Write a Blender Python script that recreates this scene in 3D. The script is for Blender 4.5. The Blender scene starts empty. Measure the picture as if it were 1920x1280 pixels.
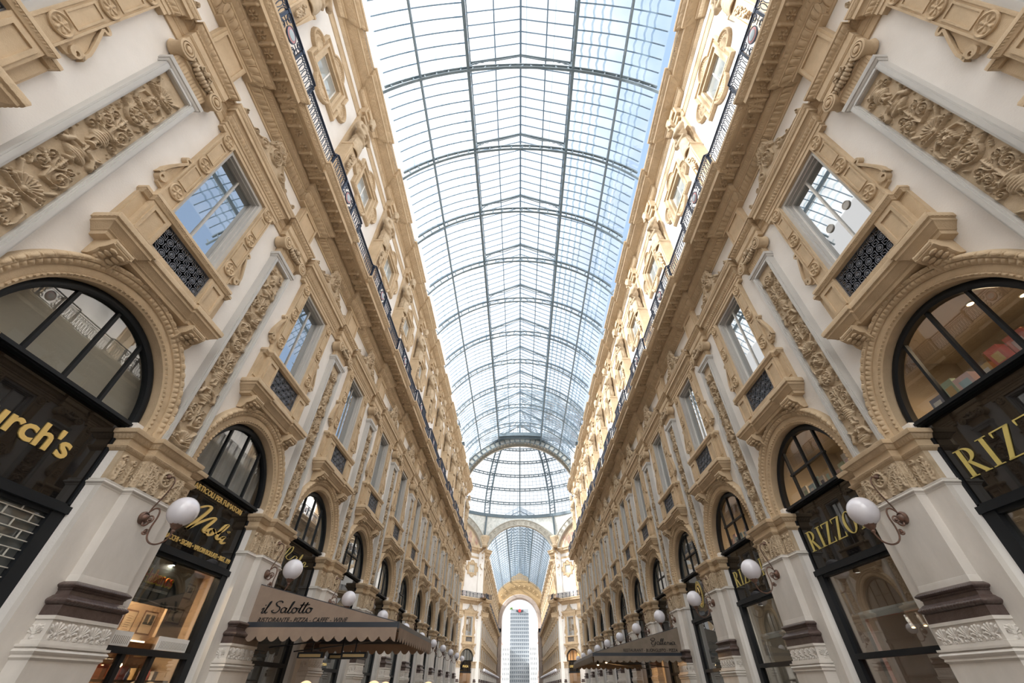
import bpy, bmesh, math, random
import numpy as np
from mathutils import Vector, Matrix

sc = bpy.context.scene
COL = sc.collection
H = 1.6            # eye height: measured heights are relative to the eye
W = 7.2            # half width between the plaster walls of the arcade
P = 4.762          # pitch of the bays
Y0 = 2.95          # first pilaster
PI = math.pi
def py(k): return Y0 + P * k              # pilaster / pier centres
def by(b): return Y0 + P * (b + .5)       # bay centres

# ------------------------------------------------------------------ camera
F_PX, PITCH = 761.8, 40.59
cam = bpy.data.cameras.new('camera')
cam.sensor_fit = 'HORIZONTAL'; cam.sensor_width = 36.0
cam.lens = F_PX * 36.0 / 1920.0
cam.shift_x = -(974.1 - 960.0) / 1920.0
cam.shift_y = (638.5 - 640.0) / 1920.0
cam.clip_start = .05; cam.clip_end = 2000
camo = bpy.data.objects.new('camera', cam); COL.objects.link(camo)
camo.location = (-.066, 0, H)
camo.rotation_euler = (math.radians(90 + PITCH), 0, 0)
sc.camera = camo

# ------------------------------------------------------------------ view, sky, sun
sc.view_settings.view_transform = 'Standard'
sc.view_settings.look = 'None'
sc.view_settings.gamma = 1
sc.view_settings.use_curve_mapping = False
sc.view_settings.exposure = 0.05
cy = sc.cycles
cy.max_bounces = 8; cy.diffuse_bounces = 4; cy.glossy_bounces = 3; cy.transparent_max_bounces = 12
cy.transmission_bounces = 3; cy.caustics_reflective = False; cy.caustics_refractive = False
cy.sample_clamp_indirect = 6.0

wd = bpy.data.worlds.new('sky'); sc.world = wd; wd.use_nodes = True
nt = wd.node_tree; N = nt.nodes; L = nt.links; N.clear()
tc = N.new('ShaderNodeTexCoord'); sep = N.new('ShaderNodeSeparateXYZ')
L.new(tc.outputs['Generated'], sep.inputs[0])
no = N.new('ShaderNodeTexNoise'); no.inputs['Scale'].default_value = 2.2; no.inputs['Detail'].default_value = 5
L.new(tc.outputs['Generated'], no.inputs['Vector'])
ad = N.new('ShaderNodeMath'); ad.operation = 'MULTIPLY_ADD'; ad.inputs[1].default_value = .45; ad.inputs[2].default_value = -.22
L.new(no.outputs[0], ad.inputs[0])
sm = N.new('ShaderNodeMath'); sm.operation = 'ADD'
L.new(sep.outputs['X'], sm.inputs[0]); L.new(ad.outputs[0], sm.inputs[1])
rx = N.new('ShaderNodeMapRange'); rx.interpolation_type = 'SMOOTHSTEP'
rx.inputs['From Min'].default_value = -.02; rx.inputs['From Max'].default_value = .30
L.new(sm.outputs[0], rx.inputs['Value'])
rz = N.new('ShaderNodeMapRange'); rz.interpolation_type = 'SMOOTHSTEP'      # haze towards the horizon is white
rz.inputs['From Min'].default_value = .22; rz.inputs['From Max'].default_value = .42
L.new(sep.outputs['Z'], rz.inputs['Value'])
mu = N.new('ShaderNodeMath'); mu.operation = 'MULTIPLY'
L.new(rx.outputs[0], mu.inputs[0]); L.new(rz.outputs[0], mu.inputs[1])
mx = N.new('ShaderNodeMix'); mx.data_type = 'RGBA'
mx.inputs['A'].default_value = (1.0, 1.0, 1.0, 1)
mx.inputs['B'].default_value = (.40, .56, .82, 1)
L.new(mu.outputs[0], mx.inputs['Factor'])
ry = N.new('ShaderNodeMapRange'); ry.interpolation_type = 'SMOOTHSTEP'      # unseen sky behind the camera is brightened to light the walls
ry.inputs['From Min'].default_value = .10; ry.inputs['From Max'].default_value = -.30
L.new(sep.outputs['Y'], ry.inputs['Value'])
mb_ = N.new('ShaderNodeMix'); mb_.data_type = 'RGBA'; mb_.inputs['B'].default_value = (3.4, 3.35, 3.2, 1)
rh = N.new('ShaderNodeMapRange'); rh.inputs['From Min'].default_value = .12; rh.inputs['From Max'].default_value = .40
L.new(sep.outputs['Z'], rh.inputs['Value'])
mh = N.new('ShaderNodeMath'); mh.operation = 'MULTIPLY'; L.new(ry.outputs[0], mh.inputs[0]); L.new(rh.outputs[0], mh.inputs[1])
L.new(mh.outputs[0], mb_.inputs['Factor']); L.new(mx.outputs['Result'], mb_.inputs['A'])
bg = N.new('ShaderNodeBackground'); bg.inputs['Strength'].default_value = 1.25
wo = N.new('ShaderNodeOutputWorld')
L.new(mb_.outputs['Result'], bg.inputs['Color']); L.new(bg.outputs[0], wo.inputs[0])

sun = bpy.data.lights.new('sun', 'SUN'); sun.energy = 13; sun.angle = math.radians(2.5); sun.color = (1, .97, .92)
suno = bpy.data.objects.new('sun', sun); COL.objects.link(suno)
sd = Vector((-.82, -.17, .51)).normalized()
suno.rotation_euler = sd.to_track_quat('Z', 'Y').to_euler(); suno.location = (-30, 0, 60)

# ------------------------------------------------------------------ materials
def nmat(name, col, rough=.6, col2=None, nscale=3.0, bump=0.0, bscale=40.0, metal=0.0, spec=.5, stretch=None, coat=0.0):
    m = bpy.data.materials.new(name); m.use_nodes = True
    n = m.node_tree.nodes; l = m.node_tree.links
    b = n['Principled BSDF']
    b.inputs['Roughness'].default_value = rough; b.inputs['Metallic'].default_value = metal
    b.inputs['Specular IOR Level'].default_value = spec
    if coat: b.inputs['Coat Weight'].default_value = coat; b.inputs['Coat Roughness'].default_value = .05
    b.inputs['Base Color'].default_value = (*col, 1)
    m.diffuse_color = (*col, 1)
    if col2 or bump:
        g = n.new('ShaderNodeNewGeometry')
        src = g.outputs['Position']
        if stretch:
            mp = n.new('ShaderNodeMapping'); mp.inputs['Scale'].default_value = stretch
            l.new(src, mp.inputs['Vector']); src = mp.outputs[0]
    if col2:
        t = n.new('ShaderNodeTexNoise'); t.inputs['Scale'].default_value = nscale; t.inputs['Detail'].default_value = 6
        t.inputs['Roughness'].default_value = .62
        l.new(src, t.inputs['Vector'])
        r = n.new('ShaderNodeValToRGB'); r.color_ramp.elements[0].position = .35; r.color_ramp.elements[1].position = .68
        r.color_ramp.elements[0].color = (*col, 1); r.color_ramp.elements[1].color = (*col2, 1)
        l.new(t.outputs[0], r.inputs[0]); l.new(r.outputs[0], b.inputs['Base Color'])
    if bump:
        t2 = n.new('ShaderNodeTexNoise'); t2.inputs['Scale'].default_value = bscale; t2.inputs['Detail'].default_value = 4
        l.new(src, t2.inputs['Vector'])
        bp = n.new('ShaderNodeBump'); bp.inputs['Strength'].default_value = bump; bp.inputs['Distance'].default_value = .02
        l.new(t2.outputs[0], bp.inputs['Height']); l.new(bp.outputs[0], b.inputs['Normal'])
    return m

M = {}
M['plaster'] = nmat('plaster', (.83, .80, .775), .85, (.77, .74, .71), 1.1, .15, 30)
M['stone'] = nmat('sandstone', (.61, .47, .315), .8, (.49, .37, .24), 2.3, .35, 55)
M['relief'] = nmat('carved_stone', (.57, .455, .325), .85, (.43, .335, .225), 5.0, .3, 70)
M['marble'] = nmat('pier_marble', (.74, .70, .66), .45, (.60, .57, .53), 1.4, .08, 30, stretch=(1, 1, .45))
M['grey'] = nmat('grey_marble', (.56, .55, .53), .4, (.47, .46, .45), 1.0, stretch=(2, 2, .5))
M['purple'] = nmat('dark_marble', (.065, .042, .037), .32, (.11, .078, .07), 9, .2, 60)
M['iron'] = nmat('blue_black_iron', (.018, .028, .055), .4, metal=.3)
M['grille'] = nmat('wrought_iron', (.17, .18, .21), .45, metal=.5)
M['steel'] = nmat('roof_steel', (.095, .135, .165), .5, (.13, .175, .21), 4)
M['bar'] = nmat('glazing_bar_paint', (.16, .25, .36), .5)
M['black'] = nmat('black_frame', (.010, .012, .015), .5, spec=.25)
M['bronze'] = nmat('bronze', (.20, .105, .075), .45, (.10, .07, .055), 14, metal=.35)
M['globe'] = nmat('opal_glass', (.74, .73, .80), .12, coat=.6)
M['gold'] = nmat('gold_leaf', (.86, .62, .22), .38, metal=.35)
M['goldp'] = nmat('pale_gold', (.72, .60, .20), .4, metal=.3)
M['white'] = nmat('white_paint', (.80, .79, .77), .5)
M['taupe'] = nmat('awning_canvas', (.30, .225, .175), .9, (.255, .19, .15), 3, .15, 200)
M['taupe2'] = nmat('awning_canvas_grey', (.235, .19, .15), .9, (.19, .155, .12), 3, .15, 200)
M['navy'] = nmat('awning_frame_paint', (.025, .032, .045), .35)
M['floor'] = nmat('mosaic_floor', (.25, .22, .19), .35, (.18, .15, .13), .9)
M['pink'] = nmat('pink_enamel', (.55, .27, .27), .5)
M['paleblue'] = nmat('pale_blue_enamel', (.42, .50, .55), .5)
M['book'] = [nmat('book_cover_%s' % n_, c_, .5) for n_, c_ in (('white', (.75, .74, .72)), ('sky', (.35, .55, .65)), ('red', (.55, .12, .10)), ('navy', (.05, .07, .16)), ('green', (.40, .55, .42)), ('ochre', (.60, .42, .18)), ('rose', (.70, .50, .52)))]
M['wood'] = nmat('dark_wood', (.16, .075, .035), .4, (.09, .045, .02), 5, stretch=(1, 1, 6))
M['warmwall'] = nmat('beige_shop_wall', (.62, .47, .32), .8)
M['greywall'] = nmat('shop_interior_paint', (.36, .33, .29), .8)
M['blind'] = nmat('roller_blind_cloth', (.74, .73, .66), .9, (.66, .65, .59), .7)
M['curtain'] = nmat('net_curtain', (.72, .73, .73), .9, (.42, .45, .48), 2.2, stretch=(3, 3, .4))
M['paper'] = nmat('framed_print_paper', (.62, .53, .40), .7)
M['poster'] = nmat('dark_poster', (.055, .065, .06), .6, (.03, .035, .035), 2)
M['yellow'] = nmat('yellow_print', (.85, .62, .03), .5)
M['redp'] = nmat('red_print', (.55, .06, .02), .5)
M['tile'] = nmat('glossy_black_tile', (.012, .012, .012), .12)
M['grout'] = nmat('pale_grout', (.55, .53, .48), .7)
M['tower'] = nmat('tower_concrete', (.22, .245, .275), .7, (.19, .21, .235), .2)
M['towerwin'] = nmat('tower_window_glass', (.09, .11, .135), .2)
M['towerband'] = nmat('tower_spandrel', (.25, .28, .31), .7)
M['pinkwall'] = nmat('pale_pink_render', (.80, .70, .66), .9)
M['redsign'] = nmat('red_sign', (.62, .02, .02), .5)
M['leaf'] = nmat('tree_leaves', (.10, .19, .06), .8)
M['gilt'] = nmat('gilded_plaster', (.40, .28, .14), .55, (.30, .20, .10), 3.5, .4, 9)
M['arch'] = nmat('grey_stucco', (.46, .44, .39), .7, (.36, .34, .30), 3, .3, 12)

def glass_mat(name, tint, refl=.10, haze=0.0, hazecol=(.8, .8, .8), rough=0.0, graz=.75):
    m = bpy.data.materials.new(name); m.use_nodes = True
    n = m.node_tree.nodes; l = m.node_tree.links; n.clear()
    o = n.new('ShaderNodeOutputMaterial'); t = n.new('ShaderNodeBsdfTransparent'); t.inputs[0].default_value = (*tint, 1)
    g = n.new('ShaderNodeBsdfGlossy'); g.inputs['Roughness'].default_value = rough
    fr = n.new('ShaderNodeLayerWeight'); fr.inputs['Blend'].default_value = .35
    mr = n.new('ShaderNodeMapRange'); mr.inputs['To Min'].default_value = refl; mr.inputs['To Max'].default_value = min(1, refl + graz)
    l.new(fr.outputs['Fresnel'], mr.inputs['Value'])
    mixs = n.new('ShaderNodeMixShader'); l.new(mr.outputs[0], mixs.inputs[0])
    base = t.outputs[0]
    if haze:
        tr = n.new('ShaderNodeBsdfTranslucent'); tr.inputs[0].default_value = (*hazecol, 1)
        hx = n.new('ShaderNodeMixShader'); hx.inputs[0].default_value = haze
        ge = n.new('ShaderNodeNewGeometry')
        nz = n.new('ShaderNodeTexNoise'); nz.inputs['Scale'].default_value = .8; nz.inputs['Detail'].default_value = 5
        l.new(ge.outputs['Position'], nz.inputs['Vector'])
        r2 = n.new('ShaderNodeMapRange'); r2.inputs['From Min'].default_value = .3; r2.inputs['From Max'].default_value = .7
        r2.inputs['To Min'].default_value = haze * .5; r2.inputs['To Max'].default_value = haze * 1.5
        l.new(nz.outputs[0], r2.inputs['Value']); l.new(r2.outputs[0], hx.inputs[0])
        l.new(t.outputs[0], hx.inputs[1]); l.new(tr.outputs[0], hx.inputs[2]); base = hx.outputs[0]
    l.new(base, mixs.inputs[1]); l.new(g.outputs[0], mixs.inputs[2]); l.new(mixs.outputs[0], o.inputs[0])
    m.diffuse_color = (.6, .7, .8, .4)
    return m
M['roofglass'] = glass_mat('roof_glass', (.93, .96, .98), .0, .15, (.95, .97, 1.0), graz=.15)
M['overlap'] = glass_mat('roof_glass_overlap', (.42, .52, .58), .0, .18, (.75, .80, .82), graz=.15)
M['shopglass'] = glass_mat('shop_glass', (.84, .84, .82), .09, graz=.40)
M['patternglass'] = nmat('patterned_white_glass', (.78, .79, .77), .4, (.55, .58, .56), 2.5, .3, 4)

def mirror_mat(name, dark, refl, graz=.6):
    m = bpy.data.materials.new(name); m.use_nodes = True
    n = m.node_tree.nodes; l = m.node_tree.links; n.clear()
    o = n.new('ShaderNodeOutputMaterial'); d = n.new('ShaderNodeBsdfDiffuse'); d.inputs[0].default_value = (*dark, 1)
    g = n.new('ShaderNodeBsdfGlossy'); g.inputs['Roughness'].default_value = .015
    fr = n.new('ShaderNodeLayerWeight'); fr.inputs['Blend'].default_value = .35
    mr = n.new('ShaderNodeMapRange'); mr.inputs['To Min'].default_value = refl; mr.inputs['To Max'].default_value = min(1, refl + graz)
    l.new(fr.outputs['Fresnel'], mr.inputs['Value'])
    x = n.new('ShaderNodeMixShader'); l.new(mr.outputs[0], x.inputs[0]); l.new(d.outputs[0], x.inputs[1]); l.new(g.outputs[0], x.inputs[2])
    l.new(x.outputs[0], o.inputs[0]); m.diffuse_color = (*dark, 1)
    return m
M['pane'] = mirror_mat('window_pane', (.06, .08, .09), .60)
M['panedark'] = mirror_mat('dark_window_pane', (.10, .11, .11), .22)
M['panelight'] = mirror_mat('net_curtained_pane', (.42, .44, .43), .20)
M['board'] = mirror_mat('black_glass_fascia', (.008, .007, .007), .05, .35)

def emit(name, col, s):
    m = bpy.data.materials.new(name); m.use_nodes = True
    n = m.node_tree.nodes; l = m.node_tree.links; n.clear()
    o = n.new('ShaderNodeOutputMaterial'); e = n.new('ShaderNodeEmission')
    e.inputs[0].default_value = (*col, 1); e.inputs[1].default_value = s; l.new(e.outputs[0], o.inputs[0])
    m.diffuse_color = (*col, 1)
    return m
M['lamp'] = emit('lamp_glow', (1, .72, .38), 9)
M['softlamp'] = emit('warm_globe_glow', (1, .66, .38), 1.5)
M['strip'] = emit('light_strip', (1, .84, .62), 7)
M['redlight'] = emit('red_shelf_glow', (1, .12, .05), 2.2)  # red light on the shelf is put in as a glow of its boards

# ------------------------------------------------------------------ mesh building
class MB:
    """collects geometry in (u, d, z): along the wall, out of the wall, height relative to the eye"""
    def __init__(s): s.v = []; s.f = []; s.n = 0
    def add(s, V, Fs):
        V = np.asarray(V, float).reshape(-1, 3); s.v.append(V)
        s.f += [tuple(i + s.n for i in f) for f in Fs]; s.n += len(V); return s
    def box(s, x0, x1, y0, y1, z0, z1):
        V = [(x, y, z) for x in (x0, x1) for y in (y0, y1) for z in (z0, z1)]
        return s.add(V, [(0, 1, 3, 2), (4, 6, 7, 5), (0, 4, 5, 1), (2, 3, 7, 6), (0, 2, 6, 4), (1, 5, 7, 3)])
    def quad(s, *p): return s.add(p, [tuple(range(len(p)))])
    def grid(s, G, wu=False, wv=False, keep=None):
        G = np.asarray(G, float); a, b = G.shape[:2]; Fs = []
        for i in range(a if wu else a - 1):
            i2 = (i + 1) % a
            for j in range(b if wv else b - 1):
                if keep is not None and not keep[i, j]: continue
                j2 = (j + 1) % b
                Fs.append((i * b + j, i2 * b + j, i2 * b + j2, i * b + j2))
        return s.add(G.reshape(-1, 3), Fs)
    def tube(s, pts, r, n=8, closed=False, caps=True):
        pts = np.asarray(pts, float); m = len(pts)
        r = np.full(m, r, float) if np.isscalar(r) else np.asarray(r, float)
        T = np.gradient(pts, axis=0) if not closed else np.roll(pts, -1, 0) - np.roll(pts, 1, 0)
        T /= np.linalg.norm(T, axis=1)[:, None] + 1e-12
        a = np.array([0, 0, 1.]) if abs(T[0][2]) < .9 else np.array([1., 0, 0])
        G = []
        for i in range(m):
            a = a - T[i] * a.dot(T[i]); a /= np.linalg.norm(a) + 1e-12
            b = np.cross(T[i], a)
            G.append([pts[i] + r[i] * (math.cos(t) * a + math.sin(t) * b) for t in np.linspace(0, 2 * PI, n, endpoint=False)])
        s.grid(G, wu=closed, wv=True)
        if caps and not closed:
            k = s.n - m * n
            s.f.append(tuple(range(k, k + n))[::-1]); s.f.append(tuple(range(k + (m - 1) * n, k + m * n)))
        return s
    def bar(s, a, b, w, h=None):
        """square bar between two points"""
        h = h or w; a = np.array(a, float); b = np.array(b, float); t = b - a; t /= np.linalg.norm(t)
        up = np.array([0, 0, 1.]) if abs(t[2]) < .95 else np.array([0, 1., 0])
        x = np.cross(t, up); x /= np.linalg.norm(x); y = np.cross(x, t)
        V = [p + x * sx * w / 2 + y * sy * h / 2 for p in (a, b) for sx, sy in ((-1, -1), (1, -1), (1, 1), (-1, 1))]
        return s.add(V, [(0, 3, 2, 1), (4, 5, 6, 7), (0, 1, 5, 4), (1, 2, 6, 5), (2, 3, 7, 6), (3, 0, 4, 7)])
    def lathe(s, prof, c=(0, 0, 0), axis=2, n=20, sy=1.0):
        G = []
        for r, h in prof:
            ring = []
            for t in np.linspace(0, 2 * PI, n, endpoint=False):
                a, b = r * math.cos(t), r * math.sin(t) * sy
                ring.append({2: (c[0] + a, c[1] + b, c[2] + h), 1: (c[0] + a, c[1] + h, c[2] + b), 0: (c[0] + h, c[1] + a, c[2] + b)}[axis])
            G.append(ring)
        s.grid(G, wv=True)
        k = s.n - len(prof) * n
        s.f.append(tuple(range(k, k + n))); s.f.append(tuple(range(s.n - n, s.n)))
        return s
    def ell(s, c, r, n=12, m=8):
        G = [[(c[0] + r[0] * math.sin(p) * math.cos(t), c[1] + r[1] * math.sin(p) * math.sin(t), c[2] + r[2] * math.cos(p))
              for t in np.linspace(0, 2 * PI, n, endpoint=False)] for p in np.linspace(.02, PI - .02, m)]
        s.grid(G, wv=True); return s
    def prism(s, poly, y0, y1, plane='uz'):
        """closed 2-D outline pushed through a thickness"""
        n = len(poly)
        f = {'uz': lambda a, b, y: (a, y, b), 'dz': lambda a, b, y: (y, a, b), 'ud': lambda a, b, y: (a, b, y)}[plane]
        V = [f(a, b, y0) for a, b in poly] + [f(a, b, y1) for a, b in poly]
        Fs = [tuple(range(n)), tuple(range(2 * n - 1, n - 1, -1))] + [(i, (i + 1) % n, n + (i + 1) % n, n + i) for i in range(n)]
        return s.add(V, Fs)
    def ribbon(s, pts, w, y0, y1, plane='uz'):
        """flat band of width w along a 2-D curve, pushed through a thickness"""
        p = np.asarray(pts, float); t = np.gradient(p, axis=0); t /= np.linalg.norm(t, axis=1)[:, None] + 1e-12
        nn = np.stack([-t[:, 1], t[:, 0]], 1); w = (np.full(len(p), w) if np.isscalar(w) else np.asarray(w))[:, None] / 2
        A, B = p + nn * w, p - nn * w
        f = {'uz': lambda q, y: (q[0], y, q[1]), 'dz': lambda q, y: (y, q[0], q[1])}[plane]
        G = [[f(A[i], y0), f(A[i], y1), f(B[i], y1), f(B[i], y0)] for i in range(len(p))]
        s.grid(G, wv=True); k = s.n - 4 * len(p)
        s.f.append((k, k + 1, k + 2, k + 3)); s.f.append((s.n - 4, s.n - 1, s.n - 2, s.n - 3))
        return s
    def sweep(s, path, prof, mods=(), step=.03):
        """profile (offset, z) run along an axis-aligned plan path (u, d) with mitred corners"""
        path = [np.array(p, float) for p in path]; prof = np.array(prof, float)
        segs = []; 
        for a, b in zip(path[:-1], path[1:]):
            t = (b - a) / (np.linalg.norm(b - a) + 1e-12); segs.append((a, b, t, np.array([-t[1], t[0]])))
        rows = []
        for i, (a, b, t, n) in enumerate(segs):
            def mit(n1, n2): return n1 if abs(n1.dot(n2)) > .9 else n1 + n2
            na = mit(segs[i - 1][3], n) if i else n
            nb = mit(n, segs[i + 1][3]) if i < len(segs) - 1 else n
            ln = np.linalg.norm(b - a); m = max(1, int(round(ln / step))) if (mods and ln > .08) else 1
            for j in range(0 if i == 0 else 1, m + 1):
                q = j / m; base = a + (b - a) * q; nn = na + (nb - na) * q
                off = prof[:, 0].copy()
                tt = (q - .5) * ln
                ed = min(q, 1 - q) * ln
                add = np.zeros(len(prof))
                if mods and ed > .012:
                    for i0, i1, fn in mods:
                        sv = np.linspace(0, 1, i1 - i0 + 1)
                        add[i0:i1 + 1] += fn(tt, sv)
                rows.append([(base[0] + nn[0] * off[k] + n[0] * add[k], base[1] + nn[1] * off[k] + n[1] * add[k], prof[k, 1]) for k in range(len(prof))])
        return s.grid(rows)
    def frame(s, x0, x1, z0, z1, w, y0, y1):
        s.box(x0, x1, y0, y1, z1 - w, z1); s.box(x0, x1, y0, y1, z0, z0 + w); s.box(x0, x0 + w, y0, y1, z0 + w, z1 - w); s.box(x1 - w, x1, y0, y1, z0 + w, z1 - w); return s
    def mesh(s, name, mat, zb=0.0, smooth=40, fn=None):
        V = np.concatenate(s.v) if s.v else np.zeros((0, 3))
        V = V.copy(); V[:, 2] -= zb
        if fn: V = fn(V)
        me = bpy.data.meshes.new(name); me.from_pydata(V.tolist(), [], s.f)
        me.materials.append(M[mat] if isinstance(mat, str) else mat)
        bm = bmesh.new(); bm.from_mesh(me); bmesh.ops.recalc_face_normals(bm, faces=bm.faces); bm.to_mesh(me); bm.free()
        me.polygons.foreach_set('use_smooth', [True] * len(me.polygons))
        me.set_sharp_from_angle(angle=math.radians(smooth))
        return me

def band(d0, z0, d1, z1, n):
    return [(d0 + (d1 - d0) * i / n, z0 + (z1 - z0) * i / n) for i in range(n + 1)]
def bulge(d, z0, z1, r, n=6):
    return [(d + r * math.sin(PI * i / n), z0 + (z1 - z0) * i / n) for i in range(n + 1)]
def m_egg(p, A): 
    return lambda t, s: A * np.sqrt(np.clip(1 - ((((t / p) % 1) - .5) * 2.3) ** 2 - ((s - .5) * 2.1) ** 2, 0, None)) + A * .7 * (abs((((t / p) + .5) % 1) - .5) < .06) * np.sin(PI * s)
def m_dent(p, A): return lambda t, s: A * (((t / p) % 1) < .58) * (np.sin(PI * s) > .05)
def m_bead(p, A): return lambda t, s: A * np.sqrt(np.clip(1 - ((((t / p) % 1) - .5) * 2.2) ** 2 - ((s - .5) * 2.0) ** 2, 0, None))
def m_leaf(p, A): return lambda t, s: A * np.sin(PI * s) ** .6 * abs(math.cos(PI * t / p)) ** .7 * (1 - .5 * np.clip(1 - abs(((t / p) % 1) - .5) * 9, 0, 1))
def m_vine(p, A): return lambda t, s: A * np.clip(1 - ((s - .5 - .28 * math.sin(2 * PI * t / p)) / .24) ** 2, 0, None) + A * .8 * np.clip(1 - ((s - .5 + .3 * math.sin(2 * PI * t / p)) / .2) ** 2, 0, None) * (abs(math.sin(2 * PI * t / p)) > .6)
def m_rope(p, A): return lambda t, s: A * abs(np.sin(PI * (t / p + s * .8)))

# ------------------------------------------------------------------ carved relief as a height field
class HF:
    def __init__(s, u0, u1, z0, z1, res):
        s.nu = int(round((u1 - u0) / res)) + 1; s.nz = int(round((z1 - z0) / res)) + 1
        s.u = np.linspace(u0, u1, s.nu); s.z = np.linspace(z0, z1, s.nz)
        s.h = np.zeros((s.nz, s.nu)); s.res = res; s.u0, s.z0 = u0, z0
    def blob(s, cx, cz, r, h, sq=1.0, cut=False):
        i0 = np.searchsorted(s.u, cx - r); i1 = np.searchsorted(s.u, cx + r)
        j0 = np.searchsorted(s.z, cz - r * sq); j1 = np.searchsorted(s.z, cz + r * sq)
        if i0 >= i1 or j0 >= j1: return
        U, Z = np.meshgrid(s.u[i0:i1], s.z[j0:j1])
        q = h * np.sqrt(np.clip(1 - ((U - cx) / r) ** 2 - ((Z - cz) / (r * sq)) ** 2, 0, None))
        a = s.h[j0:j1, i0:i1]
        if cut: a -= q
        else: np.maximum(a, q, out=a)
    def stroke(s, pts, r0, r1, h, h1=None):
        pts = np.asarray(pts, float); d = np.r_[0, np.cumsum(np.linalg.norm(np.diff(pts, axis=0), axis=1))]
        Lg = d[-1]; h1 = h if h1 is None else h1
        if Lg < 1e-6: return
        m = max(2, int(Lg / (max(min(r0, r1), s.res) * .35)))
        for q in np.linspace(0, 1, m):
            x = np.interp(q * Lg, d, pts[:, 0]); z = np.interp(q * Lg, d, pts[:, 1])
            s.blob(x, z, max(r0 + (r1 - r0) * q, s.res * .9), h + (h1 - h) * q)
    def sym(s, fn, *a):
        fn(1, *a); fn(-1, *a)
    def scroll(s, cx, cz, R, turns, a0, sgn, r, h, tail=None):
        t = np.linspace(0, 1, 40); rad = R * (1 - t) ** .8 + .12 * R * t
        an = a0 + sgn * turns * 2 * PI * t
        pts = np.stack([cx + rad * np.cos(an), cz + rad * np.sin(an)], 1)
        if tail is not None:
            q = np.linspace(0, 1, 12)[:, None]; st = np.array(tail, float); e = pts[0]; tan = np.array([-math.sin(a0) * sgn, math.cos(a0) * sgn])
            c = e - tan * np.linalg.norm(e - st) * .5
            pts = np.concatenate([(1 - q) ** 2 * st + 2 * q * (1 - q) * c + q * q * e, pts[1:]])
        s.stroke(pts, r, r * .55, h, h * .85); s.blob(cx, cz, R * .28, h * 1.15)
    def leaf(s, cx, cz, ang, Lg, Wd, h, n=4):
        c, sn = math.cos(ang), math.sin(ang)
        f = lambda a, b: (cx + a * c - b * sn, cz + a * sn + b * c)
        s.stroke([f(0, 0), f(Lg * .5, 0), f(Lg, 0)], Wd * .22, Wd * .1, h * 1.0, h * .7)
        for i in range(n):
            q = (i + .3) / n; w = Wd * math.sin(PI * (.25 + .65 * q)) 
            for sg in (-1, 1):
                s.stroke([f(Lg * q * .8, 0), f(Lg * (q * .8 + .12), sg * w * .35), f(Lg * (q * .8 + .26), sg * w * .5)], Wd * .13, Wd * .07, h * .85, h * .5)
    def rosette(s, cx, cz, R, n, h):
        for i in range(n):
            a = 2 * PI * i / n + PI / 2
            s.stroke([(cx + R * .3 * math.cos(a), cz + R * .3 * math.sin(a)), (cx + R * .78 * math.cos(a), cz + R * .78 * math.sin(a))], R * .14, R * .24, h * .6, h * .85)
        s.blob(cx, cz, R * .26, h * 1.1)
    def ring(s, cx, cz, R, r, h):
        t = np.linspace(0, 2 * PI, 50); s.stroke(np.stack([cx + R * np.cos(t), cz + R * np.sin(t)], 1), r, r, h)
    def palmette(s, cx, cz, R, n, h, ang=PI / 2, spread=2.6):
        for i in range(n):
            a = ang + spread * (i / (n - 1) - .5)
            s.stroke([(cx + R * .15 * math.cos(a), cz + R * .15 * math.sin(a)), (cx + R * .85 * math.cos(a), cz + R * .85 * math.sin(a))], R * .05, R * .13, h * .6, h)
        s.blob(cx, cz, R * .2, h)
    def vase(s, cx, cz, Wd, Hh, h):
        prof = [(0, .35), (.08, .4), (.14, .15), (.25, .12), (.32, .45), (.5, .85), (.68, .8), (.78, .45), (.86, .5), (.95, 1), (1, .95)]
        for q in np.arange(0, 1, s.res * .8 / Hh):
            w = Wd / 2 * np.interp(q, [a for a, b in prof], [b for a, b in prof]); j = int(round((cz + q * Hh - s.z0) / s.res))
            if 0 <= j < s.nz:
                row = h * np.sqrt(np.clip(1 - ((s.u - cx) / w) ** 2, 0, None)) * (.92 + .08 * math.sin(q * 60)); s.h[j] = np.maximum(s.h[j], row)
    def face(s, cx, cz, R, h):
        s.blob(cx, cz, R * .62, h * .8, 1.25); s.blob(cx, cz - R * .05, R * .13, h * 1.15, 1.8)
        for g in (-1, 1):
            s.blob(cx + g * R * .24, cz + R * .18, R * .12, h * .35, .7, cut=True); s.blob(cx + g * R * .27, cz - R * .16, R * .2, h * .95)
            for i in range(5): s.blob(cx + g * R * (.62 - .02 * i), cz + R * (.75 - .35 * i), R * .22, h * .75)
        s.blob(cx, cz - R * .42, R * .2, h * .25, .35, cut=True)
        for i in range(7): s.blob(cx + R * .6 * math.cos(PI * i / 6), cz + R * (.45 + .45 * math.sin(PI * i / 6)), R * .22, h * .85)
    def add(s, mb, d0, keep=None, fn=None):
        U, Z = np.meshgrid(s.u, s.z)
        G = np.stack([U, d0 + s.h, Z], 2)
        if fn is not None: G = fn(U, s.h, Z)
        kk = None
        if keep == 'mask':
            m = s.h > 1e-4; kk = m[:-1, :-1] | m[1:, :-1] | m[:-1, 1:] | m[1:, 1:]
        elif keep is not None: kk = keep
        mb.grid(G, keep=kk); return mb

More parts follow.
